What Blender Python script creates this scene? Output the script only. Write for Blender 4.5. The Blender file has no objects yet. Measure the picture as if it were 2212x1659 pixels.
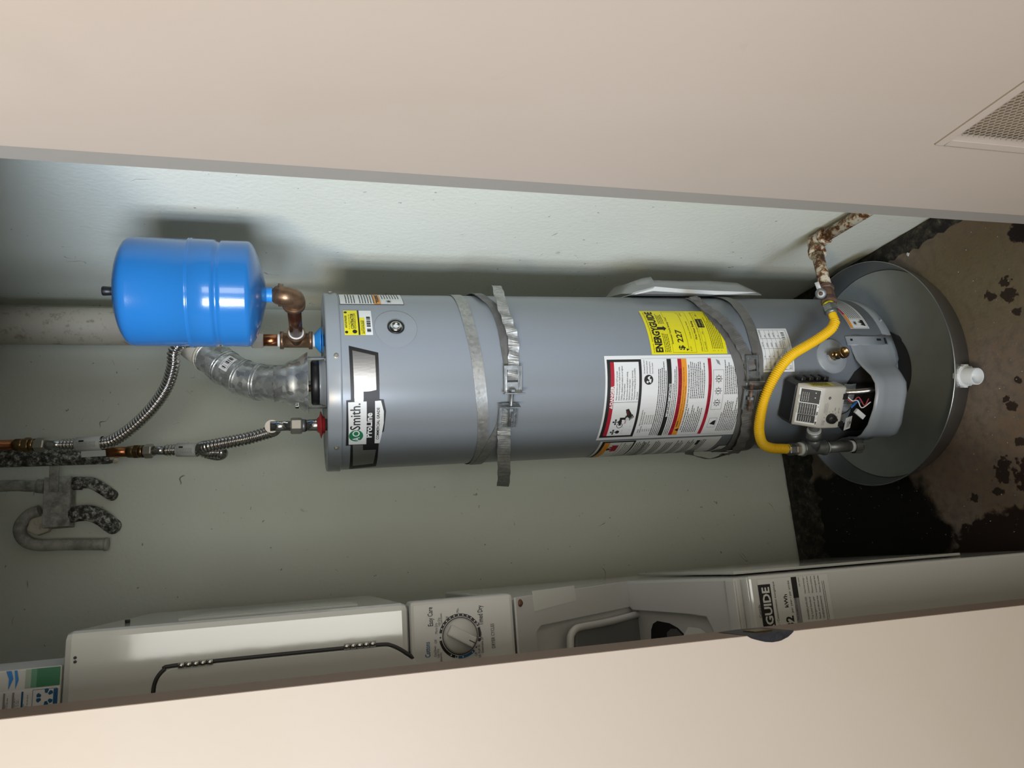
import bpy, bmesh, math, random
from mathutils import Vector, Matrix
from mathutils.geometry import tessellate_polygon
random.seed(7)
D=bpy.data; SC=bpy.context.scene; COL=SC.collection
V=Vector; PI=math.pi

# ---------------------------------------------------------------- camera, world, lights
CZ=1.6117
CAM=[[-0.0756,-0.9674,0.2418],[-0.2604,0.2532,0.9317],[-0.9625,0.0075,-0.2711]]  # rows: world axes in (image x, image y, depth)
def _ortho():
    z=V([CAM[i][2] for i in range(3)]).normalized(); x=V([CAM[i][0] for i in range(3)]); x=(x-z*x.dot(z)).normalized(); y=z.cross(x)
    return x,y,z
RX,RY,RZ=_ortho()
FPX=1629.52; EYE=V((0,0,CZ))
cd=D.cameras.new('camera'); cam=D.objects.new('camera',cd); COL.objects.link(cam)
m=Matrix.Identity(4)
for i in range(3): m[i][0]=RX[i]; m[i][1]=-RY[i]; m[i][2]=-RZ[i]
m.translation=EYE; cam.matrix_world=m
cd.sensor_fit='HORIZONTAL'; cd.sensor_width=36; cd.lens=FPX/2212*36; cd.clip_start=.02
SC.camera=cam
W=D.worlds.new('world'); SC.world=W; W.use_nodes=True
bg=W.node_tree.nodes['Background']; bg.inputs[0].default_value=(1,.90,.68,1); bg.inputs[1].default_value=.50
def area(name,loc,tgt,sx,sy,col,pw,spread=None):
    l=D.lights.new(name,'AREA'); l.shape='RECTANGLE'; l.size=sx; l.size_y=sy; l.color=col; l.energy=pw
    if spread: l.spread=spread
    o=D.objects.new(name,l); COL.objects.link(o); o.location=loc
    o.rotation_euler=(V(tgt)-V(loc)).to_track_quat('-Z','Y').to_euler(); return o
for k in (-1,0,1):      # tall daylight opening to the left, in three panes
    area('daylight_pane',(-2.4+.33*k,-2.15-.265*k,1.92),(.60+.33*k,1.60-.265*k,2.05),.30,2.0,(.85,.955,1.16),11.6,math.radians(62))
area('window_behind',(-.40,-2.4,1.75),(.05,1.5,1.95),.80,1.6,(1,.985,.92),9,math.radians(100))
area('warm_fill',(-1.25,-.75,2.5),(.45,.8,1.85),.35,.35,(1,.80,.48),30)  # added warm fill for the tone high on the door and wall
vs=SC.view_settings; SC.display_settings.display_device='sRGB'
vs.view_transform='Standard'; vs.look='None'; vs.gamma=1; vs.use_curve_mapping=False; vs.exposure=0.0

# ---------------------------------------------------------------- survey helpers: a sight line met with a real plane, depth or cylinder
def ray(x,y): return RX*((x-1106)/FPX)+RY*((y-829.5)/FPX)+RZ
def zc(x,y,d): return EYE+ray(x,y)*d
def atp(i,x,y,v): r=ray(x,y); return EYE+r*((v-EYE[i])/r[i])
# water heater frame (it leans a little)
HK=V((-.0136,.0044,1)).normalized(); PH=math.atan2(-.459,1.745)
HX=V((math.cos(PH),math.sin(PH),0)); HX=(HX-HK*HX.dot(HK)).normalized(); HY=HK.cross(HX)
HM=Matrix.Identity(4)
for i in range(3): HM[i][0]=HX[i]; HM[i][1]=HY[i]; HM[i][2]=HK[i]
HM.translation=V((.481,1.738,0)); HMI=HM.inverted(); HR=.2033
def hl(p): return HMI@V(p)
def hit(x,y,r=HR):
    o=HMI@EYE; d=HMI.to_3x3()@ray(x,y)
    a=d.x**2+d.y**2; b=o.x*d.x+o.y*d.y; c=o.x**2+o.y**2-r*r; q=b*b-a*c
    t=-b/a if q<0 else (-b-math.sqrt(q))/a
    p=o+d*t; return math.atan2(p.x,-p.y),p.z
def hz(x,y): return hl(zc(x,y,0)+ray(x,y)*_near(x,y)).z
def _near(x,y):
    o=HMI@EYE; d=HMI.to_3x3()@ray(x,y); return -(o.x*d.x+o.y*d.y)/(d.x**2+d.y**2)
def cyl(th,z,r): return V((r*math.sin(th),-r*math.cos(th),z))   # in the heater's frame
def hc(x,y,r): th,z=hit(x,y,r); return cyl(th,z,r)

# ---------------------------------------------------------------- materials
def nt(name):
    m=D.materials.new(name); m.use_nodes=True; t=m.node_tree; b=t.nodes['Principled BSDF']; return m,t,b
def mat(name,col,rough=.5,metal=0,spec=None,bump=None,var=None,coat=0,alpha=None,trans=0,aniso=0):
    m,t,b=nt(name); b.inputs['Base Color'].default_value=(*col,1); b.inputs['Roughness'].default_value=rough; b.inputs['Metallic'].default_value=metal
    if spec is not None: b.inputs['Specular IOR Level'].default_value=spec
    if coat: b.inputs['Coat Weight'].default_value=coat; b.inputs['Coat Roughness'].default_value=.06
    if trans: b.inputs['Transmission Weight'].default_value=trans
    if alpha is not None: b.inputs['Alpha'].default_value=alpha
    N=t.nodes.new; L=t.links.new
    tc=N('ShaderNodeTexCoord')
    if var:   # (scale, colour2, lo, hi)
        n=N('ShaderNodeTexNoise'); n.inputs['Scale'].default_value=var[0]; n.inputs['Detail'].default_value=6
        r=N('ShaderNodeValToRGB'); r.color_ramp.elements[0].position=var[2]; r.color_ramp.elements[1].position=var[3]
        r.color_ramp.elements[0].color=(*col,1); r.color_ramp.elements[1].color=(*var[1],1)
        L(tc.outputs['Object'],n.inputs['Vector']); L(n.outputs[0],r.inputs[0]); L(r.outputs[0],b.inputs['Base Color'])
    if bump:  # (scale, strength, dist)
        n=N('ShaderNodeTexNoise'); n.inputs['Scale'].default_value=bump[0]; n.inputs['Detail'].default_value=4
        u=N('ShaderNodeBump'); u.inputs['Strength'].default_value=bump[1]; u.inputs['Distance'].default_value=bump[2]
        L(tc.outputs['Object'],n.inputs['Vector']); L(n.outputs[0],u.inputs['Height']); L(u.outputs[0],b.inputs['Normal'])
    return m
def galv(name,c1,c2,rough=.35,scale=45,metal=.9):
    m,t,b=nt(name); N=t.nodes.new; L=t.links.new
    tc=N('ShaderNodeTexCoord'); v=N('ShaderNodeTexVoronoi'); v.inputs['Scale'].default_value=scale
    n=N('ShaderNodeTexNoise'); n.inputs['Scale'].default_value=scale*.35; n.inputs['Detail'].default_value=5
    mx=N('ShaderNodeMix'); mx.data_type='RGBA'; mx.inputs[6].default_value=(*c1,1); mx.inputs[7].default_value=(*c2,1)
    s=N('ShaderNodeSeparateColor'); a=N('ShaderNodeMath'); a.operation='MULTIPLY_ADD'; a.inputs[1].default_value=.45; a.inputs[2].default_value=-.02
    ad=N('ShaderNodeMath'); ad.operation='ADD'; ad.use_clamp=True
    k=N('ShaderNodeMath'); k.operation='MULTIPLY'; k.inputs[1].default_value=.7
    L(tc.outputs['Object'],v.inputs['Vector']); L(tc.outputs['Object'],n.inputs['Vector']); L(v.outputs['Color'],s.inputs[0]); L(s.outputs[0],a.inputs[0])
    L(n.outputs[0],k.inputs[0]); L(a.outputs[0],ad.inputs[0]); L(k.outputs[0],ad.inputs[1]); L(ad.outputs[0],mx.inputs[0]); L(mx.outputs[2],b.inputs['Base Color'])
    rr=N('ShaderNodeMath'); rr.operation='MULTIPLY_ADD'; rr.inputs[1].default_value=.25; rr.inputs[2].default_value=rough-.05; L(s.outputs[1],rr.inputs[0]); L(rr.outputs[0],b.inputs['Roughness'])
    b.inputs['Metallic'].default_value=metal
    u=N('ShaderNodeBump'); u.inputs['Strength'].default_value=.12; u.inputs['Distance'].default_value=.001; L(n.outputs[0],u.inputs['Height']); L(u.outputs[0],b.inputs['Normal'])
    return m
def paintwall(name,col,dark,scr=.5,bstr=.25,rough=.55,blot=None,bsc=90,scrcol=(.10,.09,.07)):
    """painted drywall / door: roller relief, faint blotches, thin scuffs"""
    m,t,b=nt(name); N=t.nodes.new; L=t.links.new; tc=N('ShaderNodeTexCoord')
    b.inputs['Roughness'].default_value=rough
    def noise(sc,det=5,vec=None,dist=0):
        n=N('ShaderNodeTexNoise'); n.inputs['Scale'].default_value=sc; n.inputs['Detail'].default_value=det; n.inputs['Distortion'].default_value=dist
        L(vec or tc.outputs['Object'],n.inputs['Vector']); return n.outputs[0]
    def ramp(src,a,c,A=0,C=1):
        r=N('ShaderNodeMapRange'); r.inputs[1].default_value=a; r.inputs[2].default_value=c; r.inputs[3].default_value=A; r.inputs[4].default_value=C; L(src,r.inputs[0]); return r.outputs[0]
    def mix(f,A,B):
        x=N('ShaderNodeMix'); x.data_type='RGBA'; L(f,x.inputs[0])
        for k,s in ((6,A),(7,B)):
            if isinstance(s,tuple): x.inputs[k].default_value=(*s,1)
            else: L(s,x.inputs[k])
        return x.outputs[2]
    def mul(a,c):
        x=N('ShaderNodeMath'); x.operation='MULTIPLY'
        for k,s in enumerate((a,c)):
            if isinstance(s,(int,float)): x.inputs[k].default_value=s
            else: L(s,x.inputs[k])
        return x.outputs[0]
    base=mix(ramp(noise(2.2),.35,.7),col,dark)
    # thin line scuffs: narrow iso-band of a noise, gated by another noise
    n1=noise(7,2,dist=.6); band=N('ShaderNodeMath'); band.operation='COMPARE'; band.inputs[1].default_value=.5; band.inputs[2].default_value=.0035; L(n1,band.inputs[0])
    gate=ramp(noise(11,3),.64,.70); base=mix(mul(mul(band.outputs[0],gate),scr),base,scrcol)
    dots=ramp(noise(60,2),.745,.77); base=mix(mul(dots,scr*.8),base,scrcol)
    if blot: base=mix(mul(ramp(noise(3.4,7,dist=.3),.56,.74),blot[1]),base,blot[0])
    L(base,b.inputs['Base Color'])
    u=N('ShaderNodeBump'); u.inputs['Strength'].default_value=bstr; u.inputs['Distance'].default_value=.003; L(noise(bsc,3),u.inputs['Height']); L(u.outputs[0],b.inputs['Normal'])
    return m
M={}
M['wall']=paintwall('wall_paint',(.74,.77,.68),(.70,.73,.64),.75,.35,.6)
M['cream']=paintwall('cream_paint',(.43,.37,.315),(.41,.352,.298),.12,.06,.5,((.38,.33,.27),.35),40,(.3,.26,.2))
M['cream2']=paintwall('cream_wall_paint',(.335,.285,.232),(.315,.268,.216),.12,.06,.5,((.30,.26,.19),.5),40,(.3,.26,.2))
M['brown']=mat('brown_paint',(.23,.165,.125),.5,bump=(60,.1,.002))
M['jambgrey']=mat('jamb_paint',(.30,.285,.255),.5,bump=(60,.1,.002))
M['ceil']=mat('ceiling_paint',(.5,.5,.46),.8)
M['heater']=mat('heater_enamel',(.252,.284,.315),.30,bump=(420,.05,.0004))
M['heater2']=mat('heater_enamel_lid',(.262,.294,.320),.27,bump=(420,.05,.0004))
M['blue']=mat('blue_enamel',(.018,.155,.44),.20,bump=(330,.13,.0006),coat=.4)
M['bluepl']=mat('blue_plastic',(.02,.22,.60),.4)
M['redpl']=mat('red_plastic',(.42,.03,.03),.4)
M['black']=mat('black_plastic',(.012,.012,.013),.4)
M['void']=mat('shade_black',(.004,.004,.004),.9)  # near-black standing in for shade inside openings and under the heater
M['print']=mat('print_black',(.012,.012,.012),.5)
M['silver']=mat('print_silver',(.42,.42,.42),.34,metal=.8)
M['white']=mat('label_white',(.70,.73,.73),.42)
M['yellow']=mat('label_yellow',(.72,.66,.015),.4)
M['red']=mat('print_red',(.38,.012,.03),.4)
M['darkred']=mat('print_dark_red',(.14,.005,.012),.4)
M['orange']=mat('print_orange',(.74,.30,.03),.4)
M['green']=mat('print_green',(.015,.17,.07),.4)
M['greenmid']=mat('print_green_mid',(.10,.28,.17),.4); M['greenlite']=mat('print_green_light',(.32,.42,.34),.4)
M['blueink']=mat('print_blue',(.01,.10,.25),.4)
M['greyink']=mat('print_grey',(.25,.26,.27),.5)
M['galv']=galv('galvanised_steel',(.34,.36,.355),(.88,.92,.90),.26,80,.85)
M['galvband']=galv('galvanised_band',(.25,.26,.25),(.44,.45,.43),.45,160,.6)
M['banddark']=galv('weathered_band',(.13,.13,.125),(.23,.23,.22),.5,40,.5)
M['clamp']=galv('clamp_zinc',(.20,.22,.23),(.42,.45,.46),.4,120,.85)
M['clampdark']=galv('dark_clamp',(.09,.10,.105),(.22,.24,.24),.42,110,.6)
M['pan']=mat('pan_steel',(.36,.40,.395),.30,metal=.3,var=(14,(.32,.355,.355),.4,.7))
M['panwall']=mat('pan_side_steel',(.33,.345,.36),.33,metal=.9,bump=(150,.1,.0006))
M['chrome']=mat('chrome',(.62,.63,.62),.16,metal=1)
M['steelhose']=mat('stainless_corrugated',(.52,.50,.47),.20,metal=1)
M['nutw']=mat('zinc_nut',(.52,.50,.44),.35,metal=.8)
M['brass']=mat('brass',(.32,.22,.11),.30,metal=1,var=(60,(.25,.15,.06),.4,.8))
M['bronze']=mat('bronze_fitting',(.22,.14,.085),.38,metal=.75,var=(70,(.14,.085,.05),.4,.7),bump=(260,.25,.0006))
M['copper']=mat('dark_copper',(.11,.042,.028),.22,metal=.8,var=(20,(.20,.09,.05),.45,.75))
M['copperold']=mat('copper_pipe',(.42,.17,.075),.28,metal=1,var=(26,(.22,.09,.04),.4,.7))
M['dope']=mat('pipe_sealant',(.66,.69,.68),.6,bump=(200,.4,.001))
M['yellowhose']=mat('yellow_coating',(.82,.52,.012),.38,spec=.4)
M['iron']=mat('galvanised_iron_fitting',(.20,.22,.225),.42,metal=.75,var=(50,(.30,.32,.32),.4,.7),bump=(150,.3,.001))
M['whitepl']=mat('white_pvc',(.62,.65,.66),.35)
M['beigepl']=mat('beige_plastic',(.44,.43,.385),.4,bump=(260,.06,.0005))
M['appl']=mat('white_appliance_enamel',(.56,.58,.56),.09,bump=(30,.07,.002),coat=.25)
M['appl2']=mat('white_appliance_plastic',(.54,.55,.54),.35)
M['glassg']=mat('grey_lid_panel',(.18,.19,.19),.25)
M['rubber']=mat('dark_gasket',(.03,.032,.032),.5)
M['paper']=mat('paper',(.62,.64,.62),.6)
M['tubgrey']=mat('tub_grey',(.10,.10,.10),.4)
M['wht']=mat('white_wire',(.7,.7,.68),.4); M['rdw']=mat('red_wire',(.38,.05,.06),.4); M['blw']=mat('blue_wire',(.02,.12,.35),.35)
M['rustb']=mat('rusty_bolt',(.15,.07,.04),.6,metal=.5,var=(60,(.24,.22,.2),.45,.6))
M['clearpl']=mat('clear_plastic_film',(.80,.84,.84),.12,alpha=.20,spec=.8)
def speckle(name,c1,c2,lo,hi,sc=60,c3=None,rough=.6):
    m,t,b=nt(name); N=t.nodes.new; L=t.links.new; tc=N('ShaderNodeTexCoord')
    n=N('ShaderNodeTexNoise'); n.inputs['Scale'].default_value=sc; n.inputs['Detail'].default_value=9; n.inputs['Roughness'].default_value=.75
    r=N('ShaderNodeValToRGB'); e=r.color_ramp.elements; e[0].position=lo; e[0].color=(*c1,1); e[1].position=hi; e[1].color=(*c2,1)
    if c3: x=e.new((lo+hi)/2); x.color=(*c3,1)
    L(tc.outputs['Object'],n.inputs['Vector']); L(n.outputs[0],r.inputs[0]); L(r.outputs[0],b.inputs['Base Color']); b.inputs['Roughness'].default_value=rough
    u=N('ShaderNodeBump'); u.inputs['Strength'].default_value=.5; u.inputs['Distance'].default_value=.002; L(n.outputs[0],u.inputs['Height']); L(u.outputs[0],b.inputs['Normal'])
    return m
M['rustpipe']=speckle('rusted_painted_pipe',(.085,.030,.012),(.55,.52,.42),.44,.53,45,(.30,.17,.06))
M['oldpipe']=speckle('sooty_painted_pipe',(.02,.02,.018),(.62,.63,.57),.42,.60,75,(.13,.13,.12))
M['duskpipe']=speckle('dusty_painted_pipe',(.17,.17,.15),(.52,.53,.48),.35,.62,30)
M['cremepipe']=speckle('cream_painted_pipe',(.26,.26,.22),(.46,.46,.41),.40,.55,22)
M['beigepipe']=speckle('beige_painted_pipe',(.36,.31,.22),(.60,.56,.46),.36,.46,38,None,.5)
M['tarnish']=speckle('black_worn_hole',(.006,.006,.008),(.22,.12,.04),.50,.75,60,(.015,.015,.018),.35)
M['valverust']=speckle('rusted_valve',(.05,.045,.04),(.17,.085,.05),.4,.6,40)
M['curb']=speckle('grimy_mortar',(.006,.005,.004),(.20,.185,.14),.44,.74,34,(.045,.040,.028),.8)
def floor_mat():
    m,t,b=nt('stained_concrete'); N=t.nodes.new; L=t.links.new; g=N('ShaderNodeNewGeometry'); P=g.outputs['Position']
    def noise(sc,det=6,dist=0):
        n=N('ShaderNodeTexNoise'); n.inputs['Scale'].default_value=sc; n.inputs['Detail'].default_value=det; n.inputs['Distortion'].default_value=dist; L(P,n.inputs['Vector']); return n.outputs[0]
    def rng(s,a,c,A=0,C=1):
        r=N('ShaderNodeMapRange'); r.interpolation_type='SMOOTHSTEP'; r.inputs[1].default_value=a; r.inputs[2].default_value=c; r.inputs[3].default_value=A; r.inputs[4].default_value=C; L(s,r.inputs[0]); return r.outputs[0]
    def mix(f,A,B):
        x=N('ShaderNodeMix'); x.data_type='RGBA'; L(f,x.inputs[0])
        for k,s in ((6,A),(7,B)):
            if isinstance(s,tuple): x.inputs[k].default_value=(*s,1)
            else: L(s,x.inputs[k])
        return x.outputs[2]
    def mth(op,a,c):
        x=N('ShaderNodeMath'); x.operation=op
        for k,s in enumerate((a,c)):
            if isinstance(s,(int,float)): x.inputs[k].default_value=s
            else: L(s,x.inputs[k])
        return x.outputs[0]
    c=mix(rng(noise(3),.35,.65),(.170,.118,.080),(.205,.168,.138))
    c=mix(rng(noise(45,8),.4,.75),c,(.135,.115,.10))
    # olive film to the right of the pan
    def blob(cx,cy,sx,sy,n,w=.10,edge=.03):
        v=N('ShaderNodeMapping'); v.vector_type='TEXTURE'; v.inputs['Location'].default_value=(cx,cy,0); v.inputs['Scale'].default_value=(sx,sy,1); L(P,v.inputs['Vector'])
        ln=N('ShaderNodeVectorMath'); ln.operation='LENGTH'; L(v.outputs[0],ln.inputs[0])
        d=mth('ADD',ln.outputs['Value'],mth('MULTIPLY',mth('SUBTRACT',n,.5),w)); return rng(d,1-edge,1+edge,1,0)
    nA=noise(9,6,.3); nB=noise(26,5,.3); nC=noise(75,4,.3)
    c=mix(mth('MULTIPLY',blob(.62,1.42,.16,.22,nA,1.2,.5),.55),c,(.125,.105,.045))
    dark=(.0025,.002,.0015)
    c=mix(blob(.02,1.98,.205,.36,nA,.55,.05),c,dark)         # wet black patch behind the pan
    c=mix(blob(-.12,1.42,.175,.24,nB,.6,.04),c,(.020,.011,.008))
    c=mix(blob(.12,1.33,.055,.06,nC,1.5,.07),c,(.028,.014,.010))
    c=mix(blob(.04,1.25,.15,.10,nC,1.0,.05),c,(.028,.014,.010))
    for cx,cy,s in ((.157,1.417,.018),(.093,1.52,.011),(.252,1.72,.014),(.10,1.45,.012),(.29,1.36,.012),(.31,1.37,.008),(.345,1.33,.008),(.135,1.425,.02),(.545,1.30,.017),(.578,1.30,.013),(.56,1.345,.012),(.50,1.29,.01),(.205,1.36,.012)):
        c=mix(blob(cx,cy,s,s*1.2,nC,2.6,.14),c,(.03,.02,.016))
    c=mix(blob(.66,1.98,.2,.30,nB,.9,.25),c,(.016,.013,.008))
    c=mix(blob(.677,1.232,.026,.030,nC,1.0,.12),c,(.015,.01,.01))
    pale=rng(noise(120,2),.755,.775); c=mix(mth('MULTIPLY',pale,.5),c,(.28,.26,.2))
    L(c,b.inputs['Base Color']); b.inputs['Roughness'].default_value=.7; b.inputs['Specular IOR Level'].default_value=.25
    u=N('ShaderNodeBump'); u.inputs['Strength'].default_value=.35; u.inputs['Distance'].default_value=.002; L(noise(130,6),u.inputs['Height']); L(u.outputs[0],b.inputs['Normal'])
    return m
M['floor']=floor_mat()
M['mesh']=mat('vent_expanded_metal',(.33,.29,.22),.45,metal=.3)

# ---------------------------------------------------------------- mesh builder
class MB:
    def __init__(s,mats='white'): s.v=[]; s.f=[]; s.m=[]; s.s=[]; s.mats=[mats] if isinstance(mats,str) else list(mats)
    def mi(s,n):
        if n not in s.mats: s.mats.append(n)
        return s.mats.index(n)
    def add(s,vs,fs,mat=None,smooth=False):
        b=len(s.v); s.v+=[tuple(p) for p in vs]; k=s.mi(mat) if mat else 0
        for f in fs: s.f.append([b+i for i in f]); s.m.append(k); s.s.append(smooth)
    def box(s,lo,hi,mat=None,T=None,ch=0):
        x0,y0,z0=lo; x1,y1,z1=hi
        if ch:
            bm=bmesh.new(); bmesh.ops.create_cube(bm,size=1)
            for v in bm.verts: v.co=V(((x0+x1)/2+v.co.x*(x1-x0),(y0+y1)/2+v.co.y*(y1-y0),(z0+z1)/2+v.co.z*(z1-z0)))
            bmesh.ops.bevel(bm,geom=bm.edges[:],offset=ch,segments=3,affect='EDGES',profile=.6)
            bm.verts.index_update(); vs=[v.co.copy() for v in bm.verts]; fs=[[v.index for v in f.verts] for f in bm.faces]; bm.free()
            if T: vs=[T@p for p in vs]
            s.add(vs,fs,mat,True); return
        vs=[V((x,y,z)) for x in (x0,x1) for y in (y0,y1) for z in (z0,z1)]
        if T: vs=[T@p for p in vs]
        s.add(vs,[(0,1,3,2),(4,6,7,5),(0,4,5,1),(2,3,7,6),(0,2,6,4),(1,5,7,3)],mat)
    def tube(s,path,r,seg=12,mat=None,cap=True,smooth=True,squash=None):
        P=[V(p) for p in path]; n=len(P); R=r if isinstance(r,(list,tuple)) else [r]*n
        T=[(P[min(i+1,n-1)]-P[max(i-1,0)]) for i in range(n)]
        for i in range(n):
            if T[i].length<1e-9: T[i]=T[i-1] if i else V((0,0,1))
            T[i]=T[i].normalized()
        a=V((0,0,1)) if abs(T[0].z)<.9 else V((1,0,0)); u=(a-T[0]*a.dot(T[0])).normalized()
        vs=[]
        for i in range(n):
            u=(u-T[i]*u.dot(T[i])).normalized(); w=T[i].cross(u)
            for k in range(seg): t=2*PI*k/seg; vs.append(P[i]+(u*math.cos(t)+w*math.sin(t)*(squash or 1))*R[i])
        fs=[(i*seg+k,i*seg+(k+1)%seg,(i+1)*seg+(k+1)%seg,(i+1)*seg+k) for i in range(n-1) for k in range(seg)]
        s.add(vs,fs,mat,smooth)
        if cap:
            s.add(vs[:seg],[tuple(range(seg))[::-1]],mat); s.add(vs[-seg:],[tuple(range(seg))],mat)
    def lathe(s,prof,T=None,seg=48,mat=None,smooth=True,a0=0,a1=2*PI):
        """prof: (r,z) pairs turned about local z"""
        full=abs(a1-a0-2*PI)<1e-6; ns=seg if full else seg+1; vs=[]
        for r,z in prof:
            for k in range(ns): t=a0+(a1-a0)*k/seg; p=V((r*math.cos(t),r*math.sin(t),z)); vs.append(T@p if T else p)
        fs=[]
        for i in range(len(prof)-1):
            for k in range(seg): k2=(k+1)%ns; fs.append((i*ns+k,i*ns+k2,(i+1)*ns+k2,(i+1)*ns+k))
        s.add(vs,fs,mat,smooth)
    def grid(s,rows,mat=None,smooth=True):
        n=len(rows[0]); vs=[p for r in rows for p in r]
        s.add(vs,[(i*n+k,i*n+k+1,(i+1)*n+k+1,(i+1)*n+k) for i in range(len(rows)-1) for k in range(n-1)],mat,smooth)
    def prism(s,poly,a,b,ax=2,mat=None,T=None):
        """2D outline extruded along axis ax from a to b"""
        def P(p,h):
            q={0:(h,p[0],p[1]),1:(p[0],h,p[1]),2:(p[0],p[1],h)}[ax]; q=V(q); return T@q if T else q
        n=len(poly); vs=[P(p,a) for p in poly]+[P(p,b) for p in poly]
        fs=[(i,(i+1)%n,n+(i+1)%n,n+i) for i in range(n)]
        tri=tessellate_polygon([[V((p[0],p[1],0)) for p in poly]])
        fs+=[tuple(t) for t in tri]+[tuple(n+i for i in t)[::-1] for t in tri]
        s.add(vs,fs,mat)
    def ribbon(s,pts,wid,nrm,th=.0008,mat=None):
        """flat band: centres pts, half-width vectors wid, outward normals nrm"""
        rows=[]
        for p,w,n in zip(pts,wid,nrm):
            p=V(p); w=V(w); n=V(n).normalized()*th; rows.append([p-w,p+w,p+w+n,p-w+n,p-w])
        s.grid(rows,mat,False); s.add(rows[0][:4],[(3,2,1,0)],mat); s.add(rows[-1][:4],[(0,1,2,3)],mat)
    def build(s,name,parent=None,solid=0,bevel=0,sub=0,recalc=True,auto=None):
        me=D.meshes.new(name); vs=s.v
        if parent is not None and parent.name in MW:
            I=MW[parent.name].inverted(); vs=[tuple(I@V(p)) for p in vs]
        me.from_pydata(vs,[],s.f)
        for n in s.mats: me.materials.append(M[n])
        me.polygons.foreach_set('material_index',s.m); me.polygons.foreach_set('use_smooth',s.s)
        if recalc:
            bm=bmesh.new(); bm.from_mesh(me); bmesh.ops.remove_doubles(bm,verts=bm.verts,dist=1e-6); bmesh.ops.recalc_face_normals(bm,faces=bm.faces)
            bm.to_mesh(me); bm.free()
        me.update(); o=D.objects.new(name,me); COL.objects.link(o)
        if auto is not None:
            for e in me.edges: pass
        if parent is not None: o.parent=parent; MW[o.name]=MW.get(parent.name,Matrix.Identity(4))
        if bevel:
            b=o.modifiers.new('bevel','BEVEL'); b.width=bevel; b.segments=2; b.limit_method='ANGLE'; b.angle_limit=math.radians(35)
        if solid:
            b=o.modifiers.new('solid','SOLIDIFY'); b.thickness=solid; b.offset=-1
        return o
MW={}
def thing(name,label,cat,M4=None,loc=None,group=None):
    o=D.objects.new(name,None); o.empty_display_size=.05; COL.objects.link(o)
    m=M4.copy() if M4 else Matrix.Translation(V(loc)); o.matrix_world=m; MW[o.name]=m
    o['label']=label; o['category']=cat
    if group: o['group']=group
    return o
def struct(o): o['kind']='structure'; return o
class Local(MB):
    """vertices already given in the thing's own frame"""
    def build(s,name,parent=None,**k):
        keep=MW.get(parent.name) if parent else None
        if keep is not None: MW[parent.name]=Matrix.Identity(4)
        o=MB.build(s,name,parent,**k)
        if keep is not None: MW[parent.name]=keep; MW[o.name]=keep
        return o
def smooth_path(P,n=8):
    P=[V(p) for p in P]; out=[]; Q=[P[0]*2-P[1]]+P+[P[-1]*2-P[-2]]
    for i in range(1,len(Q)-2):
        for k in range(n):
            t=k/n; a,b,c,d=Q[i-1],Q[i],Q[i+1],Q[i+2]
            out.append(.5*((2*b)+(c-a)*t+(2*a-5*b+4*c-d)*t*t+(3*b-a-3*c+d)*t**3))
    out.append(P[-1]); return out
def resample(P,step):
    out=[P[0].copy()]; acc=0
    for a,b in zip(P,P[1:]):
        L=(b-a).length; d=step-acc
        while d<=L: out.append(a.lerp(b,d/L)); d+=step
        acc=(acc+L)%step
    return out
def corrugated(mb,pts,r0,r1,pitch,seg=14,mat=None,per=6):
    P=resample(smooth_path(pts,24),pitch/per); R=[]
    for i in range(len(P)):
        w=.5+.5*math.cos(2*PI*i/per); R.append(r0+(r1-r0)*w**.7)
    mb.tube(P,R,seg,mat)
def frame_from(p,z,x=None):
    z=V(z).normalized(); x=V(x) if x is not None else (V((0,0,1)) if abs(z.z)<.9 else V((1,0,0)))
    x=(x-z*x.dot(z)).normalized(); y=z.cross(x); m=Matrix.Identity(4)
    for i in range(3): m[i][0]=x[i]; m[i][1]=y[i]; m[i][2]=z[i]
    m.translation=V(p); return m
def hexnut(mb,p,d,r,h,mat,hole=0):
    T=frame_from(p,d); mb.lathe([(r*.9,0),(r,h*.12),(r,h*.88),(r*.9,h)],T,6,mat,False)
    mb.lathe([(0,0),(r*.9,0)],T,6,mat,False); mb.lathe([(r*.9,h),(0,h)],T,6,mat,False)

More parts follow.
